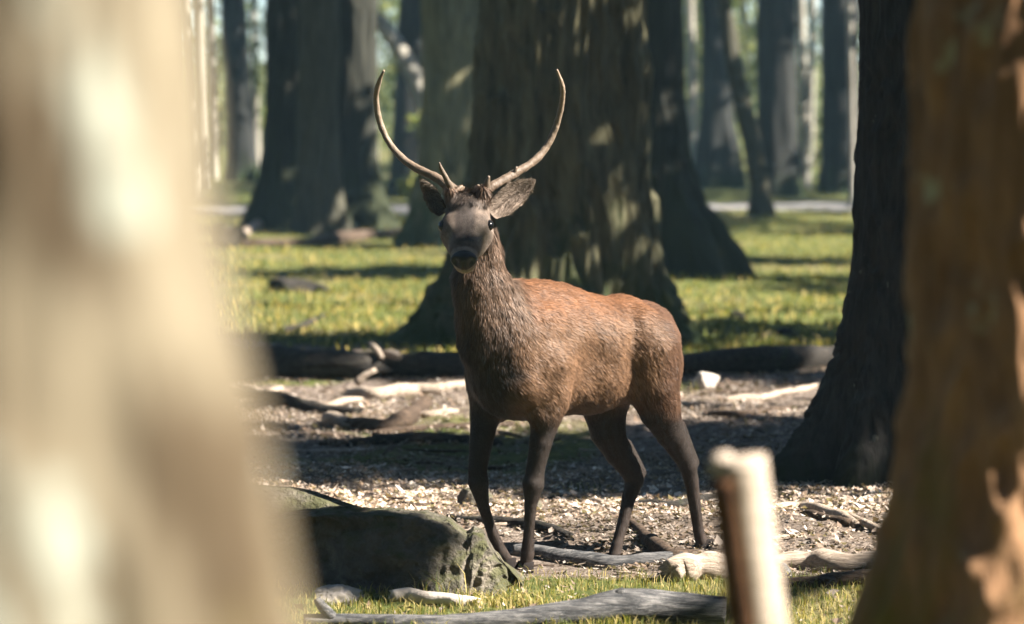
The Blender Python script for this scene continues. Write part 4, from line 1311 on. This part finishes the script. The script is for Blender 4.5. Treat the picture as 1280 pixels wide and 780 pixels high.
fcl = fcl * (gf.uniform(.6, 1.4, (NF, 1))) * (.55 + .45 * clump + .45 * streak)[:, None]
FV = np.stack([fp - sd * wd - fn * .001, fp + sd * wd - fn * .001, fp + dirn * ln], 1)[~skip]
n_ = len(FV)
fnn = fn[~skip]; jit = gf.normal(0, .22, (n_, 3))
nn_ = fnn + jit * .8; nn_ /= np.linalg.norm(nn_, axis=1)[:, None]
fur = deer_part('fur', mesh_np('fur', FV.reshape(-1, 3) - DOFF, np.arange(n_ * 3).reshape(-1, 3), M['fur'], True, np.repeat(fcl[~skip], 3, 0), normals=np.repeat(nn_, 3, 0)), body)
fur['kind'] = 'stuff'

# eyes
def ellipsoid(name, c, axes_, radii, mat, n=20, m_=14, warp=None):
    th = np.linspace(0, 2 * np.pi, n, endpoint=False); ph = np.linspace(0, np.pi, m_)
    D = np.stack([np.outer(np.cos(ph), np.ones(n)), np.outer(np.sin(ph), np.cos(th)), np.outer(np.sin(ph), np.sin(th))], -1).reshape(-1, 3)
    L_ = D * np.asarray(radii)
    if warp is not None: L_ = warp(D, L_)
    V = np.asarray(c) + L_ @ np.asarray(axes_) - DOFF
    i = np.arange(n * m_).reshape(m_, n); j = np.roll(i, -1, 1)
    return mesh_np(name, V, np.stack([i[:-1], i[1:], j[1:], j[:-1]], -1).reshape(-1, 4), mat)
HA = np.stack([hu, hv, hw])
for s in (1, -1):
    deer_part('eye', ellipsoid('eye', head_w(.130, -.022, .0875 * s), HA, (.025, .021, .020), M['black']))
def nose_warp(D, L_):
    L_ = L_.copy()
    for s in (1, -1):
        d2 = ((D[:, 2] - .58 * s) / .26) ** 2 + ((D[:, 1] - .05) / .42) ** 2
        L_[:, 0] -= .016 * np.exp(-d2) * (D[:, 0] > 0)
    L_[:, 0] -= .006 * np.exp(-(D[:, 2] / .1) ** 2) * (D[:, 1] < .2) * (D[:, 0] > 0)
    L_[:, 2] *= 1 - .25 * np.clip(-D[:, 1], 0, 1)
    return L_
nose_axes = np.stack([hu * .86 + hv * -.0 + np.array([0, -.25, .1]), hv, hw]); nose_axes[0] /= np.linalg.norm(nose_axes[0])
nose_axes[1] = np.cross(nose_axes[2], nose_axes[0]); nose_axes[1] *= np.sign(nose_axes[1] @ hv)
deer_part('nose', ellipsoid('nose', head_w(.312, -.044, 0), nose_axes, (.034, .040, .051), M['nose'], 40, 28, nose_warp))
# mouth line
mp = [head_w(.245, -.092, -.043), head_w(.29, -.083, -.036), head_w(.316, -.082, -.012), head_w(.318, -.083, 0), head_w(.316, -.082, .012), head_w(.29, -.083, .036), head_w(.245, -.092, .043)]
V, Fs = tube(mp, [.003, .004, .004, .004, .004, .004, .003], seg=8, substep=.006, rough=.05)
deer_part('mouth', mesh_np('mouth', V - DOFF, Fs, M['hoof']))

# ears
def ear(base, tip, face, width, name='ear', curl=.5):
    e1 = tip - base; Ln = np.linalg.norm(e1); e1 = e1 / Ln
    e3 = np.asarray(face, float); e3 -= e1 * (e3 @ e1); e3 /= np.linalg.norm(e3)
    e2 = np.cross(e3, e1)
    ns, nt = 30, 21
    s = np.linspace(0, 1, ns)[:, None]; t = np.linspace(-1, 1, nt)[None]
    wprof = width * np.clip(np.sin(np.pi * np.clip(s * .86 + .14, 0, 1) ** 0.85), 0, 1) ** .75
    fold = 1.15 * (1 - s) ** 1.3 + .42
    ang = t * fold * 1.25
    x = np.sin(ang) / np.maximum(np.sin(fold * 1.25), .35) * wprof * np.where(fold > .9, .9, 1)
    zc = (1 - np.cos(ang)) * wprof * 1.1
    Pm = base + e1 * (s * Ln)[..., None] + e2 * x[..., None] + e3 * zc[..., None] - e3 * (.02 * np.sin(s * np.pi))[..., None]
    back_ = Pm - e3 * .006 * (1 - t ** 4)[..., None]
    V = np.concatenate([Pm.reshape(-1, 3), back_.reshape(-1, 3)])
    i = np.arange(ns * nt).reshape(ns, nt)
    qf = np.stack([i[:-1, :-1], i[1:, :-1], i[1:, 1:], i[:-1, 1:]], -1).reshape(-1, 4)
    qb = qf[:, ::-1] + ns * nt
    ci = np.broadcast_to(np.array([.17, .135, .11]), (ns, nt, 3)).copy()
    ci += (np.abs(t) ** 4)[..., None] * np.array([.16, .12, .09]) * np.ones_like(s)[..., None]
    hair = fbm(s * 5 + np.zeros_like(t), t * 5 + np.zeros_like(s), 0.0, 55, 3)
    ci *= (.55 + .9 * hair)[..., None]
    co = np.broadcast_to(np.array([.12, .075, .048]), (ns, nt, 3))
    me = mesh_np(name, V - DOFF, [qf, qb], M['deer'], True, np.concatenate([ci.reshape(-1, 3), co.reshape(-1, 3)]))
    o = deer_part(name, me)
    # hairs inside and along the rim
    g_ = np.random.default_rng(int(abs(base[0]) * 1e4))
    n = 1500
    a_, b_ = g_.uniform(.05, .93, n), np.clip(g_.normal(0, .75, n), -1, 1)
    ia = np.clip((a_ * (ns - 1)).astype(int), 0, ns - 1); ib = np.clip(((b_ + 1) / 2 * (nt - 1)).astype(int), 0, nt - 1)
    p = Pm[ia, ib]
    dr = e1 * .5 + e3 * .35 - e2 * np.sign(b_)[:, None] * .35 + g_.normal(0, .3, (n, 3))
    dr /= np.linalg.norm(dr, axis=1)[:, None]
    ln_ = g_.uniform(.008, .022, (n, 1))
    sd_ = np.cross(dr, e3); sd_ /= np.linalg.norm(sd_, axis=1)[:, None]
    Vh = np.stack([p - sd_ * .0009, p + sd_ * .0009, p + dr * ln_], 1).reshape(-1, 3)
    ch = np.array([.20, .16, .125])[None] * g_.uniform(.4, 1.3, (n, 1))
    h = deer_part('ear_hair', mesh_np('ear_hair', Vh - DOFF, np.arange(n * 3).reshape(-1, 3), M['fur'], True, np.repeat(ch, 3, 0)), o)
    h['kind'] = 'stuff'
ear(at(612, 265, 10.98), at(670, 224, 11.05), (.16, -1, .0), .056)
ear(at(555, 266, 10.98), at(524, 223, 11.06), (-.30, -1, .02), .036)

# antlers
def antler(pix, rad, tines, name='antler'):
    pts = [at(x, y, Y) for x, y, Y in pix]
    V, Fs = tube(pts, np.array(rad) * .82, seg=16, substep=.008, rough=.22, freq=55, seed=int(pix[0][0]))
    z = V[:, 2]
    t = np.clip((z - z.min()) / (z.max() - z.min()), 0, 1)
    c = np.array([[.10, .072, .052]]) * (1 - t[:, None]) + np.array([[.27, .21, .155]]) * t[:, None]
    o = deer_part(name, mesh_np(name, V - DOFF, Fs, M['antler'], True, c))
    for tp, tr in tines:
        tv, tf = tube([at(x, y, Y) for x, y, Y in tp], tr, seg=12, substep=.006, rough=.12, freq=60)
        deer_part('tine', mesh_np('tine', tv - DOFF, tf, M['antler'], True, np.tile(np.array([[.13, .10, .075]]), (len(tv), 1))), o)
    # burr: the rough ring at the foot
    b0, b1 = pts[0], pts[1]
    d = (b1 - b0) / np.linalg.norm(b1 - b0)
    rv, rf = tube([b0 - d * .004, b0 + d * .004, b0 + d * .014], [rad[0] * 1.15, rad[0] * 1.4, rad[0] * 1.1], seg=20, substep=.004, rough=.35, freq=120)
    deer_part('burr', mesh_np('burr', rv - DOFF, rf, M['antler'], True, np.tile(np.array([[.15, .11, .08]]), (len(rv), 1))), o)
antler([(573, 242, 10.96), (560, 232, 10.98), (543, 221, 11.01), (522, 211, 11.05), (502, 197, 11.09), (485, 176, 11.12), (474, 150, 11.12), (470, 122, 11.09), (474, 102, 11.05), (480, 88, 11.02)],
       [.026, .0235, .022, .019, .017, .0155, .015, .0135, .011, .005],
       [([(566, 240, 10.95), (559, 226, 10.92), (552, 212, 10.90), (549, 203, 10.89)], [.016, .012, .008, .003])])
antler([(600, 242, 10.96), (613, 234, 10.98), (630, 225, 11.01), (650, 213, 11.05), (669, 200, 11.09), (684, 182, 11.12), (695, 158, 11.12), (702, 130, 11.09), (703, 108, 11.05), (696, 87, 11.02)],
       [.026, .0235, .022, .020, .0185, .018, .0155, .0135, .011, .005],
       [([(606, 240, 10.95), (609, 228, 10.93), (611, 220, 10.92)], [.015, .012, .005]), ([(641, 219, 11.03), (645, 211, 11.02), (646, 208, 11.02)], [.010, .006, .003])])

# hooves: two claws each
for key, (p, d) in hoof_at.items():
    w = to_world(p)
    dw = d @ BASIS
    fwd = FW + np.array([dw[0], dw[1], 0]) * 1.5; fwd[2] = 0; fwd /= np.linalg.norm(fwd)
    sdv = np.cross(UP, fwd)
    gzv = float(gz(w[0], w[1]))
    h = max(w[2] - gzv + .02, .035)
    Vs, Qs = [], []
    for s in (1, -1):
        ring = []
        for q, (lenf, wid, zz, sh) in enumerate([(.043, .018, 0, .012), (.039, .0175, .3, .008), (.031, .0165, .65, .002), (.026, .016, 1.0, -.004)]):
            th = np.linspace(0, 2 * np.pi, 16, endpoint=False)
            px_ = np.cos(th) * lenf * np.where(np.cos(th) > 0, 1, .75) + sh
            py_ = np.sin(th) * wid * (1 - .35 * np.clip(np.cos(th), 0, 1)) + s * .0205
            ring.append(w * np.array([1, 1, 0]) + px_[:, None] * fwd + py_[:, None] * sdv + UP * (gzv - .004 + h * zz))
        Rg = np.array(ring).reshape(-1, 3)
        k = len(Vs) * 64
        i = np.arange(64).reshape(4, 16) + k; j = np.roll(i, -1, 1)
        Qs.append(np.stack([i[:-1], j[:-1], j[1:], i[1:]], -1).reshape(-1, 4))
        Vs.append(Rg)
    V = np.concatenate(Vs)
    i = np.arange(128).reshape(2, 64)
    deer_part('hoof', mesh_np('hoof', V - DOFF, [np.concatenate(Qs), i[:, 48:], i[:, 15::-1][:, :16]], M['hoof']))

# ------------------------------------------------------------------ air
hm = bpy.data.materials.new('thin_haze')
hm.use_nodes = True
ht = hm.node_tree
ht.nodes.remove(ht.nodes["Principled BSDF"])
pv = ht.nodes.new("ShaderNodeVolumePrincipled")
pv.inputs["Color"].default_value = (.45, .76, 1.0, 1)
pv.inputs["Density"].default_value = .00045
pv.inputs["Anisotropy"].default_value = 0.0
ht.links.new(pv.outputs[0], ht.nodes["Material Output"].inputs["Volume"])
x0, x1, y0, y1, z0, z1 = -125, 125, -75, 190, -1.5, 26
hv_ = np.array([(x, y, z) for x in (x0, x1) for y in (y0, y1) for z in (z0, z1)], float)
hq = np.array([(0, 1, 3, 2), (4, 6, 7, 5), (0, 4, 5, 1), (2, 3, 7, 6), (0, 2, 6, 4), (1, 5, 7, 3)])
hz_ = link('haze', mesh_np('haze', hv_, hq, hm, False))
hz_['kind'] = 'stuff'
